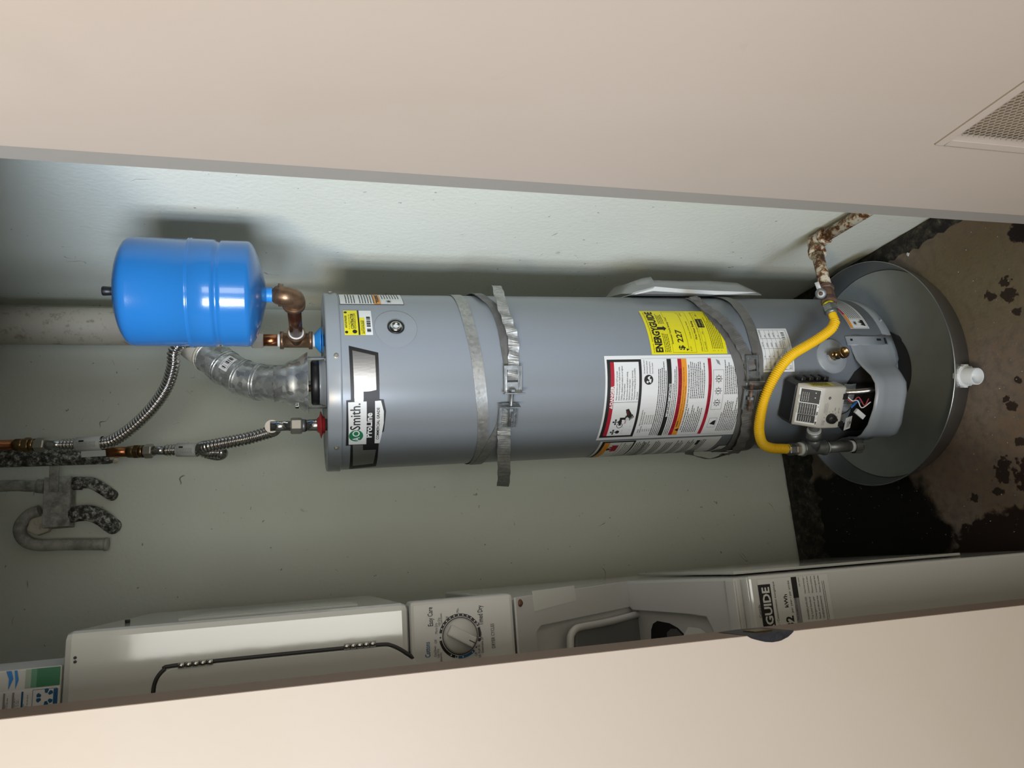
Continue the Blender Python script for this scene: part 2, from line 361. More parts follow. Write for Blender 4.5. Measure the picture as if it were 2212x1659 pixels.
# ---------------------------------------------------------------- printing
_tc={}
def glyphs(txt,bold):
    key=(txt,bold)
    if key in _tc: return _tc[key]
    c=D.curves.new('t','FONT'); c.body=txt; c.size=1; c.resolution_u=2; c.offset=bold
    o=D.objects.new('t',c); COL.objects.link(o); dg=bpy.context.evaluated_depsgraph_get(); ev=o.evaluated_get(dg); me=ev.to_mesh()
    vs=[(v.co.x,v.co.y) for v in me.vertices]; fs=[tuple(p.vertices) for p in me.polygons]
    ev.to_mesh_clear(); D.objects.remove(o); D.curves.remove(c)
    if not vs: vs=[(0,0)]
    x0=min(v[0] for v in vs); x1=max(v[0] for v in vs); _tc[key]=(vs,fs,x0,x1); return _tc[key]
class Print:
    """flat print in (u,v) on a surface; fn(u,v,h) gives the point"""
    def __init__(s,mb,fn,step=.012): s.mb=mb; s.fn=fn; s.step=step; s.h=.0003
    def tri(s,T,mat,h,dep=0):
        L=[abs(T[i][0]-T[(i+1)%3][0]) for i in range(3)]; k=L.index(max(L))
        if L[k]>s.step and dep<7:
            a,b,c=T[k],T[(k+1)%3],T[(k+2)%3]; m=((a[0]+b[0])/2,(a[1]+b[1])/2)
            s.tri((a,m,c),mat,h,dep+1); s.tri((m,b,c),mat,h,dep+1); return
        s.mb.add([s.fn(p[0],p[1],h) for p in T],[(0,1,2)],mat,False)
    def poly(s,P,mat,lay=1):
        h=s.h*lay
        for t in tessellate_polygon([[V((p[0],p[1],0)) for p in P]]): s.tri([P[i] for i in t],mat,h)
    def rect(s,u0,v0,u1,v1,mat,lay=1): 
        n=max(1,int(abs(u1-u0)/s.step)+0); h=s.h*lay
        us=[u0+(u1-u0)*k/n for k in range(n+1)]
        s.mb.grid([[s.fn(u,v0,h) for u in us],[s.fn(u,v1,h) for u in us]],mat,False)
    def frame(s,u0,v0,u1,v1,w,mat,lay=2):
        s.rect(u0,v0,u1,v0+w,mat,lay); s.rect(u0,v1-w,u1,v1,mat,lay); s.rect(u0,v0,u0+w,v1,mat,lay); s.rect(u1-w,v0,u1,v1,mat,lay)
    def circle(s,u,v,r,mat,lay=2,n=20,ry=None): s.poly([(u+r*math.cos(2*PI*k/n),v+(ry or r)*math.sin(2*PI*k/n)) for k in range(n)],mat,lay)
    def ring(s,u,v,r,w,mat,lay=2,a0=0,a1=2*PI,n=24):
        A=[a0+(a1-a0)*k/n for k in range(n+1)]; h=s.h*lay
        s.mb.grid([[s.fn(u+q*math.cos(a),v+q*math.sin(a),h) for a in A] for q in (r,r+w)],mat,False)
    def text(s,txt,u,v,size,mat='print',width=None,bold=0,al='l',lay=3,rot=0,slant=0):
        vs,fs,x0,x1=glyphs(txt,bold); sx=size if not width else width/max(1e-6,(x1-x0))
        off={'l':-x0*sx,'c':-(x0+x1)/2*sx,'r':-x1*sx}[al]; ca,sa=math.cos(rot),math.sin(rot); pts=[]
        for x,y in vs:
            a=x*sx+off+slant*y*size; b=y*size; pts.append(s.fn(u+a*ca-b*sa,v+a*sa+b*ca,s.h*lay))
        s.mb.add(pts,fs,mat,False)
    def lines(s,u0,v0,u1,n,pitch,hgt,mat='print',lay=3,rag=.25,word=.006):
        """small body copy below reading size, drawn as words in rows, top row at v0"""
        for i in range(n):
            v=v0-i*pitch; u=u0; end=u1-(u1-u0)*random.random()*rag
            while u<end:
                w=min(word*random.uniform(.35,1.3),end-u); s.rect(u,v-hgt,u+w,v,mat,lay); u+=w+word*.22
    def bars(s,u0,v0,u1,v1,mat='print',lay=3,n=26,vert=True):
        u=u0; w=(u1-u0)/n
        for k in range(n):
            if random.random()<.58: s.rect(u0+k*w,v0,u0+k*w+w*random.choice((.5,.85,1)),v1,mat,lay)

# ================================================================ the closet
XR,YB,YF,YI=.825,2.259,.95,1.041          # right wall, back wall, front wall outer and inner face
XL,XJ=-.1064,.5875                        # door opening
def sbox(name,lo,hi,mt,**k):
    b=MB(mt); b.box(lo,hi); return struct(b.build(name,**k))
sbox('floor',(-2.6,-3.2,-.1),(2.6,2.45,0),'floor')
sbox('wall_back',(-.82,YB,0),(XR,YB+.1,2.45),'wall')
sbox('wall_right',(XR,YI,0),(XR+.1,YB+.1,2.45),'wall')
sbox('wall_left',(-.82,YI,0),(-.72,YB,2.45),'wall')
sbox('ceiling',(-.82,YI,2.45),(XR+.1,YB+.1,2.52),'ceil')
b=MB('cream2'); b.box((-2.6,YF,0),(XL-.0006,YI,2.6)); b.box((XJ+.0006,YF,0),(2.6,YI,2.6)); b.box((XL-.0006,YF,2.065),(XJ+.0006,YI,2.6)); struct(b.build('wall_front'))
j=sbox('trim_1',(XL-.0006,YF+.0005,0),(XL,YI,2.065),'brown')
sbox('trim_2',(XJ,YF+.0005,0),(XJ+.0006,YI,2.065),'jambgrey')
# worn latch hole cut through the left jamb and wall corner
zl0=atp(1,1712,1352,YF).z; zl1=atp(1,1612,1360,YF).z
b=MB('tarnish'); n=14; rows=[]
for k in range(n+1):
    t=k/n; z=zl0+(zl1-zl0)*t; w=.0135*math.sin(PI*min(1,max(0,t*.98+.01)))**.8*(1-.3*t)+.0006*random.random()
    rows.append([V((XL-w,YF-.0006,z)),V((XL+.0006,YF-.0006,z)),V((XL+.0006,YI-.004-.02*abs(t-.5),z))])
b.grid(rows,smooth=False); b.build('latch_hole',j)
b=MB('brass'); b.box((XL,YF+.02,zl0+.02),(XL+.0022,YF+.05,zl1-.025)); b.build('strike_plate',j)
# door leaf, swung open on the right, with a mesh vent low down
dr=D.objects.new('door_1',None); COL.objects.link(dr); dr.location=(.57,.95,0); dr['kind']='structure'; MW[dr.name]=Matrix.Translation((.57,.95,0))
X0,X1=.553,.5865; ya,yb,za,zb=.36,.7725,.25,.727
b=MB('cream'); b.box((X0,.26,.012),(X1,ya,2.05)); b.box((X0,yb,.012),(X1,.9495,2.05)); b.box((X0,ya,zb),(X1,yb,2.05)); b.box((X0,ya,.012),(X1,yb,za)); b.build('door_leaf',dr,recalc=True)
b=MB('cream'); w=.0175; x0=X0-.0012
for lo,hi in (((ya+.002,za+.002),(yb-.003,za+w)),((ya+.002,zb-w),(yb-.003,zb-.003)),((ya+.002,za+w),(ya+w,zb-w)),((yb-w,za+w),(yb-.003,zb-w))): b.box((x0,lo[0],lo[1]),(X0+.012,hi[0],hi[1]))
vf=b.build('vent_frame',dr,bevel=.0006)
b=MB('mesh'); px,pz=.0062,.0050; ny=int((yb-ya-2*w)/px); nz=int((zb-za-2*w)/pz); s=.0008
for q in range(nz+1):
    z0=za+w+q*pz; sg=1 if q%2 else -1; top=[];bot=[]
    for k in range(ny+1):
        y=ya+w+k*px; z=z0+(pz*.5 if (k+q)%2 else -pz*.5)*.98; xx=X0+.004+(.0012 if (k+q)%2 else 0)
        top.append(V((xx,y,z+s))); bot.append(V((xx-.0008,y,z-s)))
    b.grid([top,bot],smooth=False)
mo=b.build('vent_mesh',dr,recalc=False); mo['kind']='stuff'
b=MB('brown'); b.box((X1-.006,ya,za),(X1-.003,yb,zb)); b.build('vent_backing',dr)
for z in (.30,1.05,1.80):
    b=MB('nutw'); b.tube([(XJ-.003,YF-.006,z-.045),(XJ-.003,YF-.006,z+.045)],.0055,10); b.build('hinge',dr)
# rough mortar and grime along the foot of the two walls
def hn(x,y): return (math.sin(x*61+y*37)+math.sin(x*143-y*91+1.3)+math.sin(x*29+y*171+.6)+math.sin(x*211+y*53))/4
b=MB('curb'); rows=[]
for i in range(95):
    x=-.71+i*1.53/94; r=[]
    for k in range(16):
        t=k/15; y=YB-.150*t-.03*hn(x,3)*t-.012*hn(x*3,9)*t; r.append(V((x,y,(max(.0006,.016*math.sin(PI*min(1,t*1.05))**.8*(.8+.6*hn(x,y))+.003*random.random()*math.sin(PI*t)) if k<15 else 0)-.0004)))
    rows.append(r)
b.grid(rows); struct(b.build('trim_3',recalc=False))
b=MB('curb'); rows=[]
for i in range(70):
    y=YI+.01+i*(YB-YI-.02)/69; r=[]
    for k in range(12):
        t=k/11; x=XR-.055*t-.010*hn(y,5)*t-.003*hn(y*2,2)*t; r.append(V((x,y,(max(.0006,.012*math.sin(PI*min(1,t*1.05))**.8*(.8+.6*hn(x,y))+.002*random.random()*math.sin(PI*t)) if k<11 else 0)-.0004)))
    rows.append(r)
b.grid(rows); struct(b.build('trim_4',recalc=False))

# ================================================================ water heater
wh=thing('water_heater','tall grey cylindrical gas water heater covered in labels, standing in the round metal pan','water heater',HM)
def hf(u,v,h): return cyl(u/HR,v,HR+.0004+h)
ZT=hit(706.4,825,.206)[1]; ZS=hit(739,825,.206)[1]; ZB=.1262
b=Local('heater'); b.lathe([(HR-.012,ZB-.001),(HR-.001,ZB),(HR,ZB+.003),(HR,ZB+.026),(HR-.0011,ZB+.0265),(HR-.0011,ZB+.0285),(HR,ZB+.029),(HR,ZS+.004)],None,128); b.build('jacket',wh,recalc=True)
b=Local('heater2'); b.lathe([(HR,ZS-.001),(.2065,ZS),(.2072,ZS+.003),(.2065,ZS+.006),(.206,ZT-.004),(.2045,ZT-.0005),(.202,ZT),(.199,ZT-.0012),(.197,ZT-.003),(0,ZT-.003)],None,128); b.build('top_lid',wh)
def screw(mb,p,n,r=.0055,mt='nutw'):
    T=frame_from(p,n); mb.lathe([(r*1.35,0),(r*1.35,.0012),(r,.0014),(r,.0042),(r*.8,.005),(0,.005)],T,8,mt,False)
def screws(lst,r=.0042,mt='nutw'):
    for x,y,R in lst:
        th,z=hit(x,y,R); s=Local(mt); screw(s,cyl(th,z,R-.0003),(math.sin(th),-math.cos(th),0),r,mt); s.build('screw',wh)
screws([(713,634,.2062),(726,769,.2062),(727,967,.2062)]); 
screws([(1902,693,HR)],.003,'heater')
b=Local('void'); b.lathe([(HR-.085,.0045),(HR-.085,ZB+.01)],None,64)  # black ring below the jacket: shade under the heater put into its colour
for k in range(3):
    a=2*PI*k/3+.9; p=V((.10*math.sin(a),-.10*math.cos(a),0)); b.lathe([(0,.003),(.022,.003),(.022,.012),(.012,.016),(.012,ZB+.002)],Matrix.Translation(p),16,'black')
b.build('base_shade_ring',wh)
# ---- label printing helpers on the jacket
def lab(): mb=Local('white'); return mb,Print(mb,hf,.010)
def uv(x,y,r=HR+.0005): th,z=hit(x,y,r); return th*HR,z
# brand plate
mb,p=lab(); P_=lambda L:[uv(*q) for q in L]
p.poly(P_([(753,747),(817,762),(820,862),(829,863),(834,888),(829,932),(821,937),(818,960),(812,1007),(754,1013),(757,962),(747,963),(748,865),(758,864)]),'print',1)
p.poly(P_([(761,757),(810,768),(813,842),(800,845),(785,846),(785,867),(766,868)]),'silver',2)
p.poly(P_([(762,961),(784,961),(784,972),(812,971),(806,1001),(762,1006)]),'silver',2)
p.poly(P_([(752,869),(792,867),(791,959),(753,960)]),'white',3)
p.poly(P_([(810,866),(823,865),(829,888),(829,913),(820,957),(809,957)]),'white',3)
def tx(pr,txt,a,c,size,mt='print',**k):
    """text from sight point a (start) to c (end of baseline), cap height size in m"""
    ua,va=uv(*a); uc,vc=uv(*c); pr.text(txt,min(ua,uc),(va+vc)/2,size,mt,width=abs(uc-ua),**k)
uo,vo=uv(768,940); uh,vh=uv(770,941); p.h=.0003
cu,cv=uv(769,941); rr=abs(uv(769,954)[0]-cu); p.circle(cu,cv,.0150,'green',4,28)
p.ring(cu+.006,cv,.0052,.0024,'white',5); p.text('A',cu-.0085,cv-.0075,.021,'white',width=.010,bold=.02,al='c',lay=5)
tx(p,'Smith.',(778,928),(778,871),.030,'print',bold=.01,lay=5)
tx(p,'ProLine',(803,944),(803,891),.0185,'white',bold=.03,lay=5)
tx(p,'COMMERCIAL GRADE',(819,948),(819,880),.0085,'print',bold=.02,lay=5)
mb.build('brand_label',wh,recalc=False)
# contractor rewards label
mb,p=lab(); u0,v0=uv(741,724); u1,v1=uv(741,671); vb=uv(804,700)[1]; H=v1-vb
p.rect(u0,vb,u1,v1,'white',1); p.rect(u0,vb+H*.48,u1,v1,'yellow',2); p.rect(u0,vb+H*.26,u0+(u1-u0)*.66,vb+H*.48,'yellow',2); p.rect(u0,vb+H*.45,u1,vb+H*.51,'print',3)
W_=u1-u0; p.text('ANTI-EXTRUDER',u0+W_*.5,vb+H*.90,.006,'print',width=W_*.5,al='c',bold=.02); p.text('A. O. Smith Hot Hot Talk',u0+W_*.5,vb+H*.80,.004,'print',width=W_*.6,al='c')
p.text('CONTRACTOR',u0+W_*.22,vb+H*.66,.009,'print',width=W_*.62,bold=.03); p.text('REWARDS.COM',u0+W_*.22,vb+H*.58,.006,'print',width=W_*.62)
for q in (.1,.9): p.circle(u0+W_*q,vb+H*.93,.0035,'print',3,8)
p.circle(u0+W_*.12,vb+H*.64,.005,'print',3,10)
p.text('A.O. SMITH HOT WATER',u0+W_*.04,vb+H*.36,.004,'print',width=W_*.5); p.text('ANTI-EXTRUDER',u0+W_*.04,vb+H*.29,.005,'print',width=W_*.5,bold=.02)
p.bars(u0+W_*.08,vb+H*.06,u0+W_*.72,vb+H*.20,n=30)
mb.build('rewards_label',wh,recalc=False)
# caution label by the lid
mb,p=lab(); u0,v0=uv(735,657); u1=u0+.075; vb=uv(872,658)[1]; H=v0-vb; W_=u1-u0
p.rect(u0-.0012,vb-.0012,u1,v0+.0012,'print',1); p.rect(u0,vb,u1,v0,'white',2); p.rect(u0,vb+H*.36,u1,vb+H*.47,'orange',3); p.text('WARNING',u0+W_*.12,vb+H*.385,.010,'print',width=W_*.7,bold=.02,lay=4)
p.lines(u0+.004,v0-.012,u1,4,.006,.0022,rag=.3); p.lines(u0+.004,v0-.042,u1,7,.006,.0022,rag=.2); p.lines(u0+.03,vb+H*.33,u1,7,.006,.002,rag=.2)
for a in range(7): 
    t=2*PI*a/7; p.poly([(u0+.014+.001*math.cos(t+1),vb+.032+.001*math.sin(t+1)),(u0+.014+.012*math.cos(t),vb+.032+.009*math.sin(t)),(u0+.014+.001*math.cos(t-1),vb+.032+.001*math.sin(t-1))],'print',4)
p.circle(u0+.014,vb+.032,.004,'print',4,8)
mb.build('warning_label',wh,recalc=False)
# anode cover disc with sight plug
cu,cv=uv(855,707)
b=Local('heater2'); pr=Print(b,hf,.008); ru=abs(uv(855,745)[0]-uv(855,670)[0])/2; rv=abs(uv(810,707)[1]-uv(901,707)[1])/2
pr.circle(cu,cv,ru,'heater2',2.6,48,ry=rv); rim=[hf(cu+ru*math.cos(2*PI*k/48),cv+rv*math.sin(2*PI*k/48),.0005) for k in range(49)]; b.tube(rim,.0005,6,'greyink',cap=False)
th=cu/HR; N_=V((math.sin(th),-math.cos(th),0)); T=frame_from(cyl(th,cv,HR),N_,(0,0,1))
cvr=b.build('port_cover',wh)
b=Local('chrome'); b.lathe([(.0185,0.001),(.0185,.0035),(.016,.0045),(.0145,.002),(.0145,.0012)],T,32,'black'); b.lathe([(.0135,.001),(.0125,.006),(.009,.0075),(.0078,.004),(.0074,.004)],T,28,'chrome'); b.lathe([(.0074,.0042),(0,.0042)],T,4,'whitepl',False)
b.build('anode_plug',cvr)
# energy guide
mb,p=lab(); u0=uv(1409,766)[0]; u1=uv(1378,672)[0]; v1=uv(1395,720)[1]+.0; v1=.8188; v0=.6195; W_=u1-u0; H=v1-v0
p.rect(u0,v0,u1,v1,'yellow',1)
p.text('U.S. Government     Federal law prohibits removal of this label before consumer purchase.',u0+W_*.03,v1-.0085,.0042,'print',width=W_*.92)
p.text('ENERGYGUIDE',u0+W_*.04,v1-.030,.0255,'print',width=W_*.92,bold=.040)
p.poly([(u0+W_*.50,v1-.034),(u0+W_*.50,v1-.044),(u0+W_*.47,v1-.044),(u0+W_*.53,v1-.052),(u0+W_*.59,v1-.044),(u0+W_*.56,v1-.044),(u0+W_*.56,v1-.028),(u0+W_*.50,v1-.028)],'print',3)
p.lines(u0+W_*.04,v1-.036,u0+W_*.44,4,.0042,.0016); p.lines(u0+W_*.64,v1-.036,u0+W_*.9,4,.0042,.0016)
p.frame(u0+W_*.03,v1-.118,u1-W_*.03,v1-.056,.0005,'print'); p.rect(u0+W_*.2,v1-.058,u0+W_*.8,v1-.054,'yellow',3)
p.text('Estimated Yearly Energy Cost',u0+W_*.5,v1-.0605,.0062,'print',width=W_*.60,al='c',bold=.015,lay=4)
p.text('$ 227',u0+W_*.08,v1-.087,.021,'print',width=W_*.42,bold=.02)
p.rect(u0+W_*.08,v1-.0985,u0+W_*.92,v1-.0978,'print',3); p.rect(u0+W_*.92,v1-.0985,u0+W_*.925,v1-.092,'print',3); p.poly([(u0+W_*.06,v1-.092),(u0+W_*.09,v1-.0985),(u0+W_*.11,v1-.092)],'print',3)
p.text('$ 227',u0+W_*.06,v1-.106,.005,'print'); p.text('$ 332',u0+W_*.84,v1-.106,.005,'print'); p.text('Cost Range of Similar Models',u0+W_*.5,v1-.1115,.005,'print',al='c',width=W_*.4)
p.text('First Hour Rating',u0+W_*.5,v1-.1265,.0075,'print',al='c',width=W_*.42,bold=.02); p.text('(How much hot water you get in the first hour of use)',u0+W_*.5,v1-.1345,.0055,'print',al='c',width=W_*.9)
p.frame(u0+W_*.05,v1-.1475,u0+W_*.95,v1-.1385,.0005,'print'); p.rect(u0+W_*.55,v1-.156,u0+W_*.76,v1-.1375,'print',3); p.text('very small',u0+W_*.08,v1-.1455,.005,'print'); p.text('low',u0+W_*.4,v1-.1455,.005,'print'); p.text('high',u0+W_*.83,v1-.1455,.005,'print'); p.text('medium',u0+W_*.655,v1-.1455,.005,'yellow',al='c',width=W_*.15,lay=4); p.text('67 gallons',u0+W_*.655,v1-.1535,.005,'yellow',al='c',width=W_*.16,lay=4)
p.lines(u0+W_*.1,v1-.161,u1-W_*.05,7,.0046,.0014,rag=.4,word=.004)
for k in (0,1,3,5): p.circle(u0+W_*.06,v1-.162-.0046*k,.0009,'print',3,6)
mb.build('energy_label',wh,recalc=False)
# big danger and lighting label
mb,p=lab(); u0=uv(1290,951)[0]; u1=uv(1305,769)[0]; v1=.9395; v0=.5700; W_=u1-u0; H=v1-v0
VZ=lambda x: hit(x,855)[1]       # height on the jacket for a height in the survey, at the label's middle
p.rect(u0,v0,u1,v1,'white',1); e=.009
vd=VZ(1385); vt=VZ(1311); p.rect(u0+e,vd,u1-e,vt,'print',2); vr=VZ(1318); ve=VZ(1326); p.rect(u0+e+.006,vd+.007,u1-e-.006,ve,'white',3); p.rect(u0+e+.006,ve,u1-e-.006,vr,'red',3)
um=uv(1340,869)[0]; p.text('DANGER',u0+W_*.47,ve+.0012,.0110,'white',width=W_*.21,bold=.04,lay=4); a=u0+W_*.425; p.poly([(a,ve+.0015),(a+.009,ve+.0015),(a+.0045,ve+.0095)],'white',4); p.rect(a+.004,ve+.004,a+.005,ve+.007,'red',5)
p.rect(um-.0004,vd+.007,um+.0004,ve,'print',4)
T_=['Water temperature over 125\u00b0F can cause','severe burns instantly or death from scalds.','Children, disabled and elderly are at highest','risk of being scalded.','See instruction manual before setting','temperature at water heater.','Feel water before bathing or showering.','Temperature limiting valves are available,','see manual.']
for k,s in enumerate(T_):
    wfull=(u1-e-.012-um-.006); v=ve-.0078-k*.0060-(k//2)*.0008; p.text(s,um+.005,v,.0052,'print',width=wfull*min(1,len(s)/46),bold=.012,lay=4)
# tap, water and hand pictogram
ca,cb=u0+e+.018,ve-.017
for dx in (0,.030):
    for kx,kz in ((-.0055,.004),(.0055,.004),(0,.009)): p.circle(ca+dx+kx,cb+kz,.0026,'print',4,8)
    p.rect(ca+dx-.0055,cb+.003,ca+dx+.0055,cb+.005,'print',4); p.rect(ca+dx-.001,cb-.004,ca+dx+.001,cb+.009,'print',4); p.circle(ca+dx,cb-.007,.0050,'print',4,14)
p.ring(ca+.020,cb-.008,.0062,.0014,'print',5); p.rect(ca+.020,cb-.011,ca+.042,cb-.005,'print',5); p.rect(ca+.036,cb-.020,ca+.042,cb-.007,'print',5)
p.lines(ca+.034,cb-.021,ca+.046,4,.0018,.0007,'greyink',word=.002)
hx,hzv,k_=ca+.046,cb-.026,.62
def hp(L): p.poly([(hx+a_*k_,hzv+c_*k_) for a_,c_ in L],'print',5)
hp([(-.010,-.004),(-.004,.005),(.026,.016),(.030,.004),(.006,-.012),(-.002,-.012)])
for k in range(4): hp([(-.006+.0035*k,-.002-k*.0032),(-.020+.004*k,-.006-k*.0046),(-.019+.004*k,-.009-k*.0046),(-.003+.0035*k,-.006-k*.003)])
hp([(-.004,.004),(-.012,.014),(-.009,.016),(.004,.008)])
p.text('HOT',ca+.026,cb-.022,.0045,'red',lay=6,bold=.03); p.text('BURN',hx+.004,hzv+.001,.0036,'red',lay=6,bold=.02,rot=.35)
p.rect(ca-.006,hzv+.0075,ca+.056,hzv+.0080,'print',3); p.rect(ca+.004,hzv-.0100,ca+.030,hzv-.0095,'print',3)
# below the danger box
vv=vd-.006; p.text('See manual for more',u1-e-.034,vv-.002,.0052,'print',width=.032,lay=3); p.text('information about',u1-e-.034,vv-.009,.0052,'print',width=.030,lay=3); p.text('preventing burns',u1-e-.034,vv-.016,.0052,'print',width=.028,lay=3); p.text('from hot water.',u1-e-.034,vv-.023,.0052,'print',width=.026,lay=3)
cc=(u1-e-.048,vv-.011); p.circle(*cc,.0115,'print',3,26); p.circle(cc[0]-.005,cc[1]+.003,.0026,'white',4,12); p.poly([(cc[0]-.008,cc[1]-.006),(cc[0]-.004,cc[1]),(cc[0]+.001,cc[1]-.003),(cc[0]+.002,cc[1]-.007)],'white',4); p.poly([(cc[0],cc[1]),(cc[0]+.004,cc[1]+.003),(cc[0]+.008,cc[1]),(cc[0]+.008,cc[1]-.005),(cc[0]+.004,cc[1]-.002),(cc[0],cc[1]-.005)],'white',4)
p.text('WATER          TIME TO PRODUCE SERIOUS',u0+e+.012,vv-.004,.0042,'print',width=.066,lay=3); p.text('TEMPERATURE    BURNS ON ADULT SKIN',u0+e+.012,vv-.0095,.0042,'print',width=.060,lay=3)
for k,(t1,t2) in enumerate((('160\u00b0F','About 1/2 second'),('150\u00b0F','About 1 1/2 seconds'),('140\u00b0F','Less than 5 seconds'),('130\u00b0F','About 30 seconds'),('120\u00b0F','More than 5 minutes'))):
    p.text(t1,u0+e+.016,vv-.0155-k*.0056,.004,'print',lay=3); p.text(t2,u0+e+.038,vv-.0155-k*.0056,.004,'print',width=.026,lay=3)
vi=VZ(1443); p.lines(u0+e+.002,vi+.027,u1-e-.002,5,.0047,.0019,rag=.15,word=.004)
p.rect(u0+e,VZ(1449),u1-e,vi+.0040,'print',3); p.text('IMPORTANT/IMPORTANTE',u0+W_*.5,VZ(1449)+.0012,.0080,'white',al='c',width=W_*.38,bold=.03,lay=4)
p.lines(u0+e+.002,VZ(1450)-.002,u1-e-.002,3,.0044,.0017,rag=.3,word=.004)
vs1=VZ(1463); vs2=VZ(1471); vs3=VZ(1482); p.rect(u0+e,vs2,u1-e,vs1,'red',3); p.text('FOR YOUR SAFETY READ BEFORE LIGHTING',u0+W_*.5,vs2+.0015,.0085,'darkred',al='c',width=W_*.70,bold=.03,lay=4)
p.rect(u0+e,vs3,u1-e,vs2,'orange',3); a=u0+e+.012; p.poly([(a,vs3+.0015),(a+.011,vs3+.0015),(a+.0055,vs3+.0115)],'print',4); p.text('WARNING:',a+.014,vs3+.0075,.0055,'print',width=.020,bold=.03,lay=4)
p.text('If you do not follow these instructions exactly, a fire or explosion may result',a+.036,vs3+.0078,.0045,'print',width=W_*.60,lay=4); p.text('causing property damage, personal injury or loss of life.',a+.014,vs3+.0022,.0045,'print',width=W_*.5,lay=4)
vb2=VZ(1528); vb3=VZ(1535); um2=(u0+u1)/2
p.text('WATER HEATER SYSTEM MUST BE FILLED WITH WATER AND AIR PURGED FROM ALL LINES',u0+W_*.5,vs3-.0065,.0048,'print',al='c',width=W_*.78,bold=.02,lay=3)
n=int((vs3-vb2-.012)/.0050)
p.lines(u0+e+.008,vs3-.010,um2-.006,n,.0050,.0018,rag=.45,word=.005); p.lines(um2+.004,vs3-.010,u1-e-.003,n,.0050,.0018,rag=.3,word=.005)
p.rect(u0+e,vb3,u1-e,vb2,'red',3); p.text('LIGHTING INSTRUCTIONS',u0+W_*.5,vb3+.0012,.0072,'darkred',al='c',width=W_*.34,bold=.03,lay=4)
vk=VZ(1550)
for k in range(3):
    cu=u0+W_*(.46+.135*k); p.ring(cu,vk,.0058,.0012,'print',3); p.rect(cu-.0012,vk-.004,cu+.0012,vk+.004,'print',3)
    for a in range(8): t=2*PI*a/8; p.circle(cu+.0088*math.cos(t),vk+.0088*math.sin(t),.0011,'print',3,6)
p.frame(u0+W_*.38,vk-.014,u0+W_*.83,vk+.014,.0005,'print',3); p.frame(u0+W_*.14,vk-.011,u0+W_*.27,vk+.010,.0005,'print',3); p.poly([(u0+W_*.17,vk-.009),(u0+W_*.19,vk+.006),(u0+W_*.23,vk-.002),(u0+W_*.24,vk-.009)],'print',3)
p.poly([(u0+W_*.88,vk-.006),(u0+W_*.90,vk+.002),(u0+W_*.95,vk+.006),(u0+W_*.93,vk-.003)],'greyink',3)
p.lines(u0+e+.008,vk-.018,um2+.004,10,.0050,.0018,rag=.45,word=.005); p.lines(um2+.012,vk-.018,u1-e-.003,11,.0050,.0018,rag=.2,word=.005)
p.rect(u0+e-.002,v0,u0+e-.0015,v1,'greyink',2); p.rect(u1-e+.0015,v0,u1-e+.002,vd,'greyink',2)
mb.build('danger_label',wh,recalc=False)
# fire warning label, left edge of the heater
mb,p=lab(); u1=uv(1340,952)[0]; u0=u1-.125; v1=.925; v0=.60; W_=u1-u0
p.rect(u0,v0,u1,v1,'white',1); p.rect(u0,VZ(1399),u1-.001,v1-.006,'print',2); p.rect(u0,VZ(1395),u1-.006,v1-.013,'white',3); p.rect(u0,v1-.027,u1-.006,v1-.013,'orange',4); p.rect(u0,VZ(1369),u1-.006,VZ(1369)+.0008,'print',4)
cu,cv=u1-.030,VZ(1352)-.002; p.poly([(cu-.018,cv-.012),(cu-.02,cv),(cu-.014,cv+.006),(cu-.011,cv),(cu-.006,cv+.010),(cu-.002,cv+.002),(cu+.004,cv+.012),(cu+.007,cv+.002),(cu+.012,cv+.006),(cu+.012,cv-.012)],'red',5); p.circle(cu-.006,cv+.010,.005,'print',6,9); p.rect(cu-.013,cv+.010,cu,cv+.013,'print',6)
p.lines(u0,VZ(1376),u1-.010,4,.0055,.002,rag=.1,word=.006); p.lines(u0,VZ(1403),u1-.005,5,.0055,.002,rag=.1); 
for k in range(6): p.lines(u0,VZ(1420)-k*.030,u1-.006,4,.0052,.002,rag=.12)
p.rect(u1-.034,VZ(1545),u1-.012,VZ(1538),'print',3)
mb.build('fire_label',wh,recalc=False)
# rating plate
mb,p=lab(); u0=uv(1650,804)[0]; u1=uv(1635,710)[0]; v1=.523; v0=.4375; W_=u1-u0
p.rect(u0,v0,u1,v1+.02,'white',1); p.frame(u0+.005,v0+.005,u1-.004,v1+.018,.0006,'print',2)
p.text('TURN KNOB COUNTERCLOCKWISE',u0+W_*.55,v1+.005,.005,'print',al='c',width=W_*.5,bold=.02)
for k in range(5):
    v=v1-.002-k*.0125; p.rect(u0+.006,v-.006,u1-.005,v-.0055,'print',2)
    for q in range(4): p.text(random.choice(('40','GCR-30','BTU/HR','149','NATURAL','150 PSI','30','35500')),u0+W_*(.08+.23*q),v-.0045,.0048,'print'); p.rect(u0+W_*(.05+.23*q),v-.0125,u0+W_*(.05+.23*q)+.0005,v,'print',2)
p.text('A. O. SMITH CORPORATION',u0+W_*.5,v0+.022,.004,'print',al='c',width=W_*.4); p.text('ASHLAND CITY, TN 37015',u0+W_*.5,v0+.017,.004,'print',al='c',width=W_*.4)
p.bars(u0+W_*.72,v0+.012,u1-.012,v0+.021,n=18); p.bars(u0+.008,v0+.007,u0+.030,v0+.015,n=16)
mb.build('rating_plate',wh,recalc=False)
